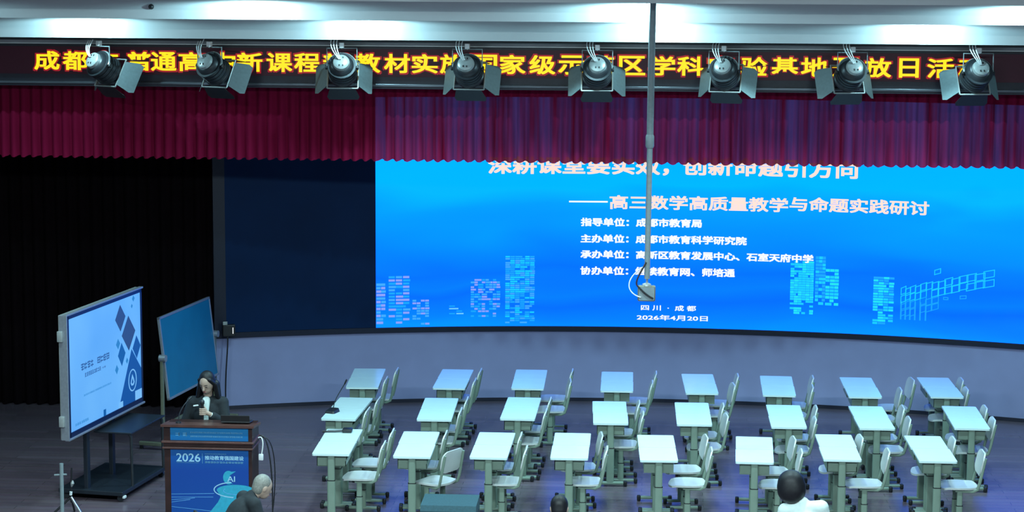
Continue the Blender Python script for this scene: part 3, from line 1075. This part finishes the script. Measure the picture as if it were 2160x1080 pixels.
add_text(bm, 'AI', 0.205, 0.29, 0.53, 0.59, pf2, 0.012)
fin_flat('poster_lettering', bm, M_pt, lo_, PF)

# laptop, gooseneck on the lectern
lp = thing('laptop', 'black laptop open on the lectern with its lid back to the audience', 'laptop', (-4.385, 22.10, 1.130), 0)
slope = Matrix.Rotation(R(-6.1), 4, 'X')
finish('keyboard_base', B((0, 0.04, 0.010), (0.315, 0.20, 0.016), 0.004, slope), M_black, lp)
finish('lid', B((0, -0.055, 0.055), (0.315, 0.008, 0.085), 0.003, Matrix.Rotation(R(12), 4, 'X')), M_black, lp)
lg = thing('lectern_microphone', 'thin black gooseneck microphone on the lectern before the speaker', 'microphone', (-5.0, 22.02, 1.1385), 0)
finish('base', lathe(bmesh.new(), [(0, 0.03), (0.012, 0.028), (0.016, 0.01)], Matrix.Rotation(PI / 2, 4, 'X'), 16), M_black, lg, smooth=True)
finish('gooseneck', T(bez((0, 0, 0.01), (0, 0, 0.10), (0.04, 0.02, 0.18), (0.10, 0.10, 0.24), 12), 0.005, 8), M_dark, lg, smooth=True)
finish('microphone_head', T([(0.095, 0.095, 0.235), (0.12, 0.125, 0.26)], 0.010, 10), M_black, lg, smooth=True)

# leads beside the lectern
cb = thing('hanging_leads', 'dark loops of cable hanging at the lectern side with a white plug', 'cable', (LX + 0.515, 22.1, 1.0))
finish('lead', T(bez((0, 0, -0.02), (0.10, 0, 0.09), (0.16, 0.0, -0.35), (0.13, 0.05, -0.995), 20), 0.008, 8), M_black, cb, smooth=True)
finish('lead', T(bez((0, 0.05, -0.05), (0.16, 0.05, 0.06), (0.20, 0.1, -0.4), (0.10, 0.15, -0.995), 20), 0.006, 8), M_black, cb, smooth=True)
finish('white_lead', T(bez((0, -0.04, -0.02), (0.06, -0.04, 0.02), (0.06, -0.05, -0.10), (0.035, -0.05, -0.20), 12), 0.007, 8), M_cable_w, cb, smooth=True)
finish('plug', B((0.03, -0.05, -0.23), (0.05, 0.035, 0.07), 0.008), M_cable_w, cb, smooth=True)

# ------------------------------------------------------------------ interactive display on its cart
E_slide = bpy.data.materials.new('slide_backlight')
E_slide.use_nodes = True
nt = E_slide.node_tree
b = nt.nodes['Principled BSDF']
b.inputs['Base Color'].default_value = (0.02, 0.02, 0.02, 1)
b.inputs['Roughness'].default_value = 0.3
tc = nt.nodes.new('ShaderNodeTexCoord')
nz = nt.nodes.new('ShaderNodeTexNoise')
nz.inputs['Scale'].default_value = 0.8
nt.links.new(tc.outputs['Object'], nz.inputs['Vector'])
rp = nt.nodes.new('ShaderNodeValToRGB')
rp.color_ramp.elements[0].color = srgb(88, 168, 248) + (1,)
rp.color_ramp.elements[0].position = 0.3
rp.color_ramp.elements[1].color = srgb(112, 188, 255) + (1,)
rp.color_ramp.elements[1].position = 0.7
nt.links.new(nz.outputs['Fac'], rp.inputs['Fac'])
nt.links.new(rp.outputs[0], b.inputs['Emission Color'])
b.inputs['Emission Strength'].default_value = 0.95
E_sl = {k: emit('slide_' + k, srgb(*c), 0.95) for k, c in dict(navy=(38, 74, 128), blue=(0, 92, 168), royal=(0, 80, 160), teal=(40, 130, 200), text=(45, 95, 160), light=(120, 190, 250), white=(150, 210, 255)).items()}
dp = thing('display_cart', 'large interactive display on a dark rolling cart showing a light blue slide', 'display', (-6.144, 23.399, 0), R(90 - 9.22))
W_, H_, ZC = 2.119, 1.394, 1.534
finish('housing', B((0, 0.045, ZC), (W_, 0.07, H_), 0.006), M_silver, dp)
bz = bmesh.new()
for c, s in (((0, 0, ZC + H_ / 2 - 0.028), (W_ - 0.02, 0.022, 0.055)), ((0, 0, ZC - H_ / 2 + 0.036), (W_ - 0.02, 0.022, 0.07)), ((-W_ / 2 + 0.045, 0, ZC), (0.07, 0.022, H_ - 0.03)), ((W_ / 2 - 0.030, 0, ZC), (0.04, 0.022, H_ - 0.03))):
    box(bz, c, s, 0.003)
finish('bezel', bz, mat('navy_bezel', (0.004, 0.014, 0.06), 0.3), dp)
fz = bmesh.new()
for c, s in (((0, 0.0, ZC + H_ / 2 - 0.002), (W_ + 0.01, 0.05, 0.02)), ((0, 0, ZC - H_ / 2 + 0.002), (W_ + 0.01, 0.05, 0.022)), ((-W_ / 2, 0.02, ZC), (0.022, 0.09, H_))):
    box(fz, c, s, 0.003)
finish('edge_frame', fz, M_alu, dp)
sf = bmesh.new()
x0, x1, z0, z1 = -W_ / 2 + 0.08, W_ / 2 - 0.05, ZC - H_ / 2 + 0.07, ZC + H_ / 2 - 0.055
sf.faces.new([sf.verts.new(Vector(p)) for p in ((x0, -0.004, z0), (x1, -0.004, z0), (x1, -0.004, z1), (x0, -0.004, z1))])
scn = fin_flat('screen', sf, E_slide, dp, PF)
SW, SH = x1 - x0, z1 - z0


def sp(d):
    return lambda u, v: Vector((x0 + u * SW, -d, z0 + v * SH))


bm = bmesh.new()


def diamond(cx, cy, w2, h2, mi, d=0.006, cut=1.0):
    fan(bm, [(cx - w2, cy), (cx, cy - h2), (min(cx + w2, 1.0), cy if cx + w2 <= 1 else cy), (cx, cy + h2)], sp(d), mi)


diamond(0.705, 0.83, 0.075, 0.125, 0)
diamond(0.82, 0.66, 0.10, 0.165, 0, 0.0065)
diamond(0.935, 0.50, 0.06, 0.11, 1)
diamond(0.715, 0.49, 0.055, 0.11, 2)
diamond(0.665, 0.60, 0.03, 0.05, 3)
diamond(0.90, 0.965, 0.02, 0.03, 3)
diamond(0.875, 0.90, 0.014, 0.022, 3)
diamond(0.64, 0.37, 0.025, 0.045, 3)
diamond(0.79, 0.41, 0.018, 0.03, 3)
fan(bm, [(0.66, 0.0), (1.0, 0.0), (1.0, 0.28), (0.86, 0.50)], sp(0.0058), 1)
fan(bm, [(0.66, 0.0), (0.72, 0.0), (0.72, 0.055), (0.665, 0.055)], sp(0.007), 4)
fan(bm, [(0.90, 0.0), (1.0, 0.0), (1.0, 0.09), (0.90, 0.09)], sp(0.007), 4)
fan(bm, [(0.44, 0.0), (0.475, 0.0), (0.475, 0.06), (0.44, 0.06)], sp(0.007), 2)
ell_band(bm, 0.865, 0.205, 0.062, 0.105, 0.012, 0, 360, sp(0.007), mi=4)
fan(bm, [(0.835, 0.18), (0.85, 0.155), (0.88, 0.155), (0.895, 0.18), (0.885, 0.215), (0.862, 0.265), (0.845, 0.215)], sp(0.0075), 4)
fan(bm, [(0.85, 0.185), (0.862, 0.17), (0.877, 0.185), (0.864, 0.225)], sp(0.008), 1)
fin_flat('slide_shapes', bm, [E_sl[k] for k in ('navy', 'royal', 'blue', 'teal', 'light')], scn, PF)
bm = bmesh.new()
blurred_line(bm, 4, 0.15, 0.32, 0.50, 0.565, sp(0.006), rn, 0.95)
blurred_line(bm, 4, 0.37, 0.54, 0.50, 0.565, sp(0.006), rn, 0.95)
blurred_line(bm, 9, 0.20, 0.42, 0.43, 0.47, sp(0.006), rn)
blurred_line(bm, 2, 0.44, 0.49, 0.44, 0.455, sp(0.006), rn)
fin_flat('slide_lettering', bm, E_sl['text'], scn, PF)
bm = bmesh.new()
blurred_line(bm, 22, 0.18, 0.56, 0.265, 0.282, sp(0.006), rn)
blurred_line(bm, 7, 0.06, 0.24, 0.035, 0.06, sp(0.006), rn)
fin_flat('slide_small_print', bm, E_sl['teal'], scn, PF)
for z in (2.0, 1.05):
    finish('side_latch', B((-W_ / 2 - 0.02, 0.05, z), (0.05, 0.06, 0.12), 0.008), M_silver, dp, smooth=True)
M_cart = mat('black_cart_steel', (0.014, 0.02, 0.03), 0.45, 0.2)
finish('shelf', B((0.28, -0.16, 0.75), (1.0, 0.46, 0.022), 0.006), M_cart, dp)
finish('post', B((-0.35, 0.10, 0.75), (0.08, 0.05, 1.3), 0.006), M_cart, dp)
finish('post', B((0.35, 0.10, 0.75), (0.08, 0.05, 1.3), 0.006), M_cart, dp)
finish('base', B((0.20, 0.02, 0.10), (1.30, 0.78, 0.05), 0.008), M_cart, dp)
for x in (-0.18, 0.74):
    finish('leg', T([(x, -0.34, 0.745), (x + 0.02, -0.36, 0.70), (x + 0.04, -0.36, 0.12)], 0.017, 8), M_dark, dp, smooth=True)
for x in (-0.38, 0.80):
    for y in (-0.32, 0.34):
        finish('caster', T([(x - 0.02, y, 0.04), (x + 0.02, y, 0.04)], 0.038, 14), M_dark, dp, smooth=True)
finish('caster_brake', B((-0.40, -0.37, 0.06), (0.06, 0.03, 0.03), 0.006), M_cable_w, dp)

# ------------------------------------------------------------------ flip chalkboard
ab = thing('chalkboard', 'teal chalkboard tilted on a wheeled stand beside the video wall', 'chalkboard', (-5.84, 26.399, 0), R(90 - 9.22))
BW, BH, BZ, TI = 1.739, 1.053, 1.151, 0.113
TR = Matrix.Translation((0, 0, BZ)) @ Matrix.Rotation(-TI, 4, 'X')
bm = bmesh.new()
box(bm, (0, 0, 0), (BW - 0.03, 0.02, BH - 0.03))
bmesh.ops.transform(bm, matrix=TR, verts=bm.verts)
bdp = finish('board', bm, M_board, ab)
bm = bmesh.new()
for c, s in (((0, 0, BH / 2 - 0.015), (BW, 0.034, 0.03)), ((0, 0, -BH / 2 + 0.015), (BW, 0.034, 0.03)), ((-BW / 2 + 0.015, 0, 0), (0.03, 0.034, BH)), ((BW / 2 - 0.015, 0, 0), (0.03, 0.034, BH))):
    box(bm, c, s, 0.004)
bmesh.ops.transform(bm, matrix=TR, verts=bm.verts)
finish('board_frame', bm, M_alu, ab)
for s in (-1, 1):
    finish('post', B((s * (BW / 2 + 0.04), 0, 0.62), (0.05, 0.04, 1.16), 0.008), M_post, ab)
    finish('pivot_knob', T([(s * (BW / 2 + 0.04), -0.055, 1.17), (s * (BW / 2 + 0.04), 0.03, 1.17)], 0.045, 16), M_alu, ab, smooth=True)
    finish('pivot_pin', T([(s * (BW / 2 - 0.01), 0, 1.17), (s * (BW / 2 + 0.045), 0, 1.17)], 0.014, 10), M_alu, ab, smooth=True)
    finish('foot', B((s * (BW / 2 + 0.04), 0, 0.075), (0.05, 0.64, 0.05), 0.01), M_post, ab)
    for q in (-1, 1):
        finish('caster', T([(s * (BW / 2 + 0.04) - 0.012, q * 0.29, 0.027), (s * (BW / 2 + 0.04) + 0.012, q * 0.29, 0.027)], 0.026, 12), M_black, ab, smooth=True)
finish('crossbar', B((0, 0, 0.30), (BW + 0.06, 0.03, 0.04), 0.006), M_post, ab)

# ------------------------------------------------------------------ small things on the left
cbx = thing('control_box', 'small black box with a glowing white strip at the video wall left end', 'control box', (-5.60, 27.79, 1.13), R(20))
finish('case', B((0, 0, 0), (0.17, 0.08, 0.16), 0.01), M_black, cbx)
finish('light_strip', B((0.05, -0.043, 0.0), (0.010, 0.006, 0.085), 0.002), E_white, cbx)
finish('label_plate', B((-0.055, -0.045, 0.105), (0.06, 0.01, 0.045), 0.003), M_silver, cbx)
finish('bracket', B((-0.055, -0.03, 0.085), (0.02, 0.02, 0.03)), M_black, cbx)
finish('lead', T(bez((-0.02, -0.03, -0.08), (-0.02, -0.05, -0.3), (-0.08, -0.06, -0.6), (-0.06, -0.06, -1.12), 14), 0.010, 8), M_black, cbx, smooth=True)

mst = thing('microphone_stand', 'floor microphone stand with a silver leg beside the display cart', 'stand', (-6.27, 22.28, 0))
finish('leg', T([(0, 0, 0.22), (0.17, -0.10, 0.012)], 0.014, 10), M_chrome, mst, smooth=True)
finish('leg', T([(0, 0, 0.22), (-0.22, -0.06, 0.012)], 0.012, 10), M_black, mst, smooth=True)
finish('leg', T([(0, 0, 0.22), (-0.02, 0.20, 0.012)], 0.012, 10), M_black, mst, smooth=True)
finish('pole', T([(0, 0, 0.16), (0.015, 0, 0.55)], 0.010, 10), M_black, mst, smooth=True)
finish('knob', T([(0.0, -0.01, 0.245), (0.004, -0.01, 0.285)], 0.016, 10), M_cable_w, mst, smooth=True)
finish('clip', T([(0.012, -0.012, 0.34), (0.022, -0.012, 0.38), (0.026, -0.012, 0.41)], [0.008, 0.022, 0.008], 10), M_silver, mst, smooth=True)
gst = thing('metal_stand', 'thin grey metal post with a short crossbar left of the display cart', 'stand', (-6.265, 21.9, 0))
finish('post', T([(0, 0, 0.02), (0.005, 0, 0.69)], 0.022, 12), M_grey, gst, smooth=True)
finish('crossbar', T([(-0.075, -0.0, 0.56), (0.06, -0.0, 0.57)], 0.011, 8), M_grey, gst, smooth=True)
finish('base_plate', lathe(bmesh.new(), [(0, 0.09), (0.012, 0.09), (0.02, 0.03)], Matrix.Rotation(PI / 2, 4, 'X'), 20), M_dark, gst, smooth=True)

# stage monitor on the floor before the desks
mo = thing('monitor_speaker', 'dark teal monitor speaker on the floor before the front desks', 'speaker', (-2.0, 21.45, 0))
bm = bmesh.new()
prism(bm, [(-0.24, 0.02), (0.24, 0.02), (0.25, 0.30), (0.23, 0.50), (-0.23, 0.495), (-0.26, 0.44)], lambda y, z: Vector((-0.29, y, z)), lambda y, z: Vector((0.29, y, z)))
finish('cabinet', bm, M_teal, mo)
finish('grille', B((0, -0.255, 0.24), (0.52, 0.02, 0.36), 0.006), M_black, mo)
for x in (-0.25, 0.25):
    for y in (-0.2, 0.2):
        finish('rubber_foot', T([(x, y, 0.0), (x, y, 0.03)], 0.02, 10), M_cap, mo)
finish('handle', B((0.293, 0, 0.36), (0.012, 0.16, 0.05), 0.005), M_black, mo)

# ------------------------------------------------------------------ people


def blob(name, parts, material, parent, voxel=0.010, smooth=6):
    bm = bmesh.new()
    for p in parts:
        if p[0] == 'e':
            _, c, s = p[:3]
            res = bmesh.ops.create_uvsphere(bm, u_segments=20, v_segments=14, radius=1.0)
            bmesh.ops.scale(bm, vec=s, verts=res['verts'])
            if len(p) > 3:
                bmesh.ops.transform(bm, matrix=p[3], verts=res['verts'])
            bmesh.ops.translate(bm, vec=c, verts=res['verts'])
        else:
            _, a, b_, ra, rb = p
            a, b_ = Vector(a), Vector(b_)
            d = b_ - a
            n = max(2, int(d.length / 0.03))
            tube(bm, [a + d * i / n for i in range(n + 1)], [ra + (rb - ra) * i / n for i in range(n + 1)], 14)
            for c, r_ in ((a, ra), (b_, rb)):
                res = bmesh.ops.create_uvsphere(bm, u_segments=14, v_segments=10, radius=r_ * 1.002)
                bmesh.ops.translate(bm, vec=c, verts=res['verts'])
    bmesh.ops.recalc_face_normals(bm, faces=bm.faces)
    me = bpy.data.meshes.new(name)
    bm.to_mesh(me)
    bm.free()
    o = bpy.data.objects.new(name, me)
    C.objects.link(o)
    rm = o.modifiers.new('r', 'REMESH')
    rm.mode = 'VOXEL'
    rm.voxel_size = voxel
    sm = o.modifiers.new('s', 'SMOOTH')
    sm.factor = 0.5
    sm.iterations = smooth
    dg = bpy.context.evaluated_depsgraph_get()
    me2 = bpy.data.meshes.new_from_object(o.evaluated_get(dg))
    o.modifiers.clear()
    o.data = me2
    me2.name = name
    bpy.data.meshes.remove(me)
    for p in me2.polygons:
        p.use_smooth = True
    me2.materials.clear()
    me2.materials.append(material)
    o.parent = parent
    return o


def arm_parts(J, s, g=0.0, stop=False):
    sh, el, wr = J['sh' + s], J['el' + s], J['wr' + s]
    return [('c', sh, el, 0.048 + g, 0.038 + g), ('c', el, wr, 0.038 + g, 0.026 + g)]


def leg_parts(J, s, g=0.0):
    h, k, a, t = J['hip' + s], J['kn' + s], J['an' + s], J['toe' + s]
    return [('c', h, k, 0.078 + g, 0.055 + g), ('c', k, a, 0.053 + g, 0.036 + g)]


def relaxed_hand(wr, d, side):
    """palm, four bent fingers and a thumb from the wrist WR along D"""
    wr, d = Vector(wr), Vector(d).normalized()
    s = d.cross(Vector((0, 0, 1)))
    s = s.normalized() if s.length > 0.1 else Vector((1, 0, 0))
    u = s.cross(d)
    out = [('c', wr, wr + d * 0.07, 0.026, 0.030)]
    for i in range(4):
        b_ = wr + d * 0.085 + s * (0.027 - 0.018 * i)
        ln = (0.036, 0.042, 0.038, 0.030)[i]
        p1 = b_ + d * ln - u * 0.008
        p2 = p1 + d * ln * 0.6 - u * 0.018
        out += [('c', b_ - d * 0.02, p1, 0.0095, 0.009), ('c', p1, p2, 0.009, 0.0075)]
    t0 = wr + d * 0.03 + s * 0.028 * side
    out += [('c', t0, t0 + d * 0.035 + s * 0.025 * side, 0.011, 0.010), ('c', t0 + d * 0.035 + s * 0.025 * side, t0 + d * 0.065 + s * 0.028 * side - u * 0.01, 0.010, 0.008)]
    return out


def body_parts(J, head_rot, hr=(0.076, 0.093, 0.108)):
    HM = Matrix.Rotation(0, 4, 'X') if head_rot is None else head_rot
    hc = Vector(J['head'])
    P = [('e', hc, hr, HM), ('e', hc + HM @ Vector((0, -0.03, -0.055)), (0.056, 0.062, 0.062), HM),
         ('c', J['neck'], hc + HM @ Vector((0, 0.02, -0.06)), 0.052, 0.047),
         ('c', hc + HM @ Vector((0, -0.088, 0.0)), hc + HM @ Vector((0, -0.104, -0.03)), 0.010, 0.014),
         ('e', hc + HM @ Vector((0, -0.085, -0.07)), (0.022, 0.012, 0.012), HM),
         ('e', hc + HM @ Vector((0.076, 0.01, -0.012)), (0.010, 0.022, 0.032), HM), ('e', hc + HM @ Vector((-0.076, 0.01, -0.012)), (0.010, 0.022, 0.032), HM)]
    ch_, pe = Vector(J['chest']), Vector(J['pelvis'])
    P += [('c', J['neck'], ch_, 0.055, 0.11), ('e', ch_, (0.15, 0.10, 0.17), J.get('trot', Matrix.Identity(4))), ('c', ch_, pe, 0.105, 0.115), ('e', pe, (0.155, 0.12, 0.12)), ('c', J['shL'], J['shR'], 0.055, 0.055)]
    for s in 'LR':
        P += arm_parts(J, s) + leg_parts(J, s)
    return P


def garments(root, J, m_top, m_low, name_top, name_low, voxel=0.012, g=0.014, cuff=0.86):
    ch_, pe = Vector(J['chest']), Vector(J['pelvis'])
    nk = Vector(J['neck'])
    P = [('e', ch_, (0.165 + g, 0.115 + g, 0.18), J.get('trot', Matrix.Identity(4))), ('c', ch_, pe, 0.118 + g, 0.125 + g), ('e', pe, (0.168 + g, 0.132 + g, 0.12)), ('c', J['shL'], J['shR'], 0.058 + g, 0.058 + g), ('c', nk, ch_, 0.050 + g, 0.115 + g)]
    for s in 'LR':
        sh, el, wr = Vector(J['sh' + s]), Vector(J['el' + s]), Vector(J['wr' + s])
        w2 = el + (wr - el) * cuff
        P += [('c', sh, el, 0.055 + g, 0.045 + g), ('c', el, w2, 0.045 + g, 0.036 + g)]
    blob(name_top, P, m_top, root, voxel, 5)
    P = [('e', pe, (0.160, 0.125, 0.12))]
    for s in 'LR':
        P += leg_parts(J, s, 0.012)
    blob(name_low, P, m_low, root, voxel, 5)
    for s in 'LR':
        a, t = Vector(J['an' + s]), Vector(J['toe' + s])
        blob('shoe', [('c', Vector((a.x, a.y, 0.045)), Vector((t.x, t.y, 0.035)), 0.042, 0.034)], M_black, root, 0.010, 3)


def face(root, J, HM):
    hc = Vector(J['head'])
    for s in (-1, 1):
        bm = bmesh.new()
        res = bmesh.ops.create_uvsphere(bm, u_segments=10, v_segments=8, radius=1)
        bmesh.ops.scale(bm, vec=(0.014, 0.006, 0.005), verts=res['verts'])
        bmesh.ops.transform(bm, matrix=Matrix.Translation(hc) @ HM @ Matrix.Translation((s * 0.030, -0.086, 0.0)), verts=bm.verts)
        finish('eye', bm, M_black, root, smooth=True)
        bm = tube(bmesh.new(), [hc + HM @ Vector((s * 0.016, -0.092, 0.022)), hc + HM @ Vector((s * 0.032, -0.088, 0.027)), hc + HM @ Vector((s * 0.046, -0.078, 0.022))], 0.0035, 6)
        finish('eyebrow', bm, M_hair, root, smooth=True)
    bm = bmesh.new()
    res = bmesh.ops.create_uvsphere(bm, u_segments=12, v_segments=8, radius=1)
    bmesh.ops.scale(bm, vec=(0.020, 0.007, 0.007), verts=res['verts'])
    bmesh.ops.transform(bm, matrix=Matrix.Translation(hc) @ HM @ Matrix.Translation((0, -0.094, -0.062)), verts=bm.verts)
    finish('mouth', bm, M_lip, root, smooth=True)


# the speaker at the lectern, looking down, microphone in her left hand
wm = thing('person', 'speaker in dark jacket and white shirt behind lectern holding a microphone', 'person', (-4.80, 22.60, 0))
HM = Matrix.Rotation(R(-14), 4, 'Z') @ Matrix.Rotation(R(26), 4, 'X')
J = dict(head=(0.01, -0.085, 1.485), neck=(0, 0.0, 1.30), chest=(0, 0.005, 1.13), pelvis=(0, 0.02, 0.88), shL=(0.165, 0.0, 1.245), shR=(-0.165, 0.0, 1.245),
         elL=(0.215, -0.08, 1.01), wrL=(0.085, -0.235, 1.155), elR=(-0.255, 0.0, 0.99), wrR=(-0.235, -0.09, 0.77),
         hipL=(0.09, 0.02, 0.86), hipR=(-0.09, 0.02, 0.86), knL=(0.09, 0.0, 0.47), knR=(-0.09, 0.0, 0.47), anL=(0.09, 0.03, 0.08), anR=(-0.09, 0.03, 0.08), toeL=(0.10, -0.12, 0.03), toeR=(-0.10, -0.12, 0.03))
mxx, myy, mz = -0.005, -0.265, 1.195
P = body_parts(J, HM)
P += [('c', J['wrL'], (mxx + 0.045, myy + 0.012, mz - 0.01), 0.026, 0.026), ('e', (mxx + 0.034, myy + 0.010, mz), (0.018, 0.030, 0.044))]
for i in range(4):
    z = mz + 0.034 - 0.021 * i
    pts = [(mxx + 0.034, myy - 0.016, z), (mxx + 0.008, myy - 0.031, z + 0.003), (mxx - 0.020, myy - 0.026, z + 0.002), (mxx - 0.029, myy - 0.002, z)]
    for a, b_ in zip(pts, pts[1:]):
        P.append(('c', a, b_, 0.0092, 0.0085))
P += [('c', (mxx + 0.030, myy + 0.02, mz + 0.035), (mxx + 0.006, myy + 0.032, mz + 0.055), 0.011, 0.010), ('c', (mxx + 0.006, myy + 0.032, mz + 0.055), (mxx - 0.018, myy + 0.022, mz + 0.066), 0.010, 0.008)]
P += relaxed_hand(J['wrR'], (0.05, -0.25, -0.95), 1)
blob('body', P, M_skin, wm, 0.0055, 4)
garments(wm, J, M_suit, M_suit, 'jacket', 'trousers', 0.010)
face(wm, J, HM)
blob('shirt', [('c', (0, -0.075, 1.285), (0, -0.098, 1.20), 0.045, 0.040), ('c', (0, -0.098, 1.20), (0, -0.115, 1.02), 0.040, 0.034)], M_white, wm, 0.009, 4)
blob('shirt_cuff', [('c', (0.105, -0.212, 1.133), (0.092, -0.226, 1.147), 0.036, 0.034)], M_white, wm, 0.007, 3)
blob('name_pin', [('c', (-0.13, -0.112, 1.225), (-0.085, -0.128, 1.235), 0.011, 0.011)], M_cable_w, wm, 0.005, 2)
hc = Vector(J['head'])
H = [('e', hc + HM @ Vector((0, 0.024, 0.026)), (0.089, 0.095, 0.101), HM), ('e', hc + HM @ Vector((0, 0.060, -0.05)), (0.100, 0.058, 0.10), HM)]
for s in (-1, 1):
    a = hc + HM @ Vector((s * 0.066, -0.036, 0.062))
    c = hc + HM @ Vector((s * 0.090, 0.012, -0.03))
    e_ = Vector((s * 0.118 + 0.012, -0.02, 1.30 if s < 0 else 1.27))
    H += [('c', a, c, 0.016, 0.024), ('c', c, e_, 0.030, 0.026)]
    H += [('c', hc + HM @ Vector((s * 0.080, 0.05, -0.05)), Vector((s * 0.105 + 0.01, 0.035, 1.29)), 0.045, 0.034)]
blob('hair', H, M_hair, wm, 0.007, 6)

hm = thing('handheld_microphone', 'black handheld microphone in the hand of the speaker at the lectern', 'microphone', (-4.80 + mxx, 22.60 + myy, mz))
finish('handle', T([(0, 0, -0.09), (0, 0, 0.075), (0, 0, 0.085)], [0.015, 0.018, 0.020], 14), M_black, hm, smooth=True)
finish('grille_ball', T([(0, 0, 0.085), (0, 0, 0.092), (0, 0.0, 0.115), (0, 0, 0.132), (0, 0, 0.138)], [0.020, 0.026, 0.027, 0.018, 0.006], 14), M_dark, hm, smooth=True)


def audience_chair(label, loc, rot):
    t = thing('audience_chair', label, 'chair', loc, rot, 'audience chairs')
    finish('seat', B((0, 0, 0.385), (0.46, 0.44, 0.04), 0.015), M_dark, t)
    finish('backrest', B((0, 0.275, 0.66), (0.44, 0.03, 0.34), 0.012), M_dark, t)
    for x in (-0.19, 0.19):
        for y in (-0.18, 0.18):
            finish('leg', T([(x, y, 0.0), (x, y, 0.37)], 0.012, 8), M_black, t)
        finish('back_post', T([(x, 0.20, 0.385), (x, 0.285, 0.46), (x, 0.298, 0.80)], 0.011, 8), M_black, t)
    return t


def seated(label, loc, rot, lean, head, turn_, hair_m, top_m, style):
    """seated figure whose own -y is forward; LEAN bends the trunk forward, HEAD = (dx, dy, dz, nod, tilt)"""
    t = thing('person', label, 'person', loc, rot)
    pe = Vector((0, 0.06, 0.56))
    up_v = Vector((lean[0], -lean[1], 1)).normalized()
    TM = Vector((0, 0, 1)).rotation_difference(up_v).to_matrix().to_4x4()
    ch_ = pe + up_v * 0.30
    nk = pe + up_v * 0.50
    side = TM @ Vector((1, 0, 0))
    hc = nk + Vector(head[:3])
    HM = Matrix.Rotation(R(turn_), 4, 'Z') @ Matrix.Rotation(R(head[4]), 4, 'Y') @ Matrix.Rotation(R(head[3]), 4, 'X')
    shL, shR = nk - up_v * 0.055 + side * 0.17, nk - up_v * 0.055 - side * 0.17
    J = dict(head=hc, neck=nk, chest=ch_, pelvis=pe, shL=shL, shR=shR, trot=TM,
             elL=shL + Vector((0.07, -0.06, -0.26)), elR=shR + Vector((-0.07, -0.06, -0.26)))
    J['wrL'] = Vector((0.12, J['elL'].y - 0.22, 0.66))
    J['wrR'] = Vector((-0.12, J['elR'].y - 0.22, 0.66))
    for s, q in (('L', 1), ('R', -1)):
        J['hip' + s] = Vector((q * 0.09, 0.03, 0.53))
        J['kn' + s] = Vector((q * 0.11, -0.40, 0.52))
        J['an' + s] = Vector((q * 0.11, -0.40, 0.08))
        J['toe' + s] = Vector((q * 0.12, -0.54, 0.03))
    P = body_parts(J, HM) + relaxed_hand(J['wrL'], (0, -1, -0.2), -1) + relaxed_hand(J['wrR'], (0, -1, -0.2), 1)
    blob('body', P, M_skin, t, 0.0085, 4)
    garments(t, J, top_m, M_suit, 'jacket' if top_m is M_suit else 'shirt', 'trousers')
    face(t, J, HM)
    if style == 'short':
        H = [('e', hc + HM @ Vector((0, 0.020, 0.026)), (0.084, 0.093, 0.096), HM), ('e', hc + HM @ Vector((0, 0.045, -0.025)), (0.076, 0.060, 0.080), HM)]
    else:
        H = [('e', hc + HM @ Vector((0, 0.022, 0.022)), (0.132, 0.125, 0.130), HM), ('e', hc + HM @ Vector((0, 0.040, -0.045)), (0.138, 0.110, 0.125), HM), ('e', hc + HM @ Vector((0, 0.030, -0.012)), (0.140, 0.120, 0.120), HM)]
    blob('hair', H, hair_m, t, 0.010, 30)
    return t


# facing the stage = rotated by 180 degrees
seated('grey-haired person in dark suit seen from behind at the lectern corner', (-3.96, 19.53, 0), R(118), (0.04, 0.75), (0.0, -0.11, 0.085, 24, 0), 10, M_greyhair, M_suit, 'short')
audience_chair('dark chair under the grey-haired person in the suit', (-3.96, 19.53, 0), R(118))
seated('person with black bobbed hair and white shirt seen from behind at right', (1.59, 19.5, 0), R(170), (0.15, 0.06), (0.110, -0.04, 0.155, 10, 8), 0, M_hair, M_white, 'bob')
audience_chair('dark chair under the person in the white shirt', (1.59, 19.5, 0), R(170))
seated('person whose dark head top just shows at the bottom edge', (-0.745, 18.55, 0), R(180), (0.0, 0.22), (0.0, -0.05, 0.13, 20, 0), 0, M_hair, M_suit, 'short')
audience_chair('dark chair under the person at the bottom edge', (-0.745, 18.55, 0), R(180))
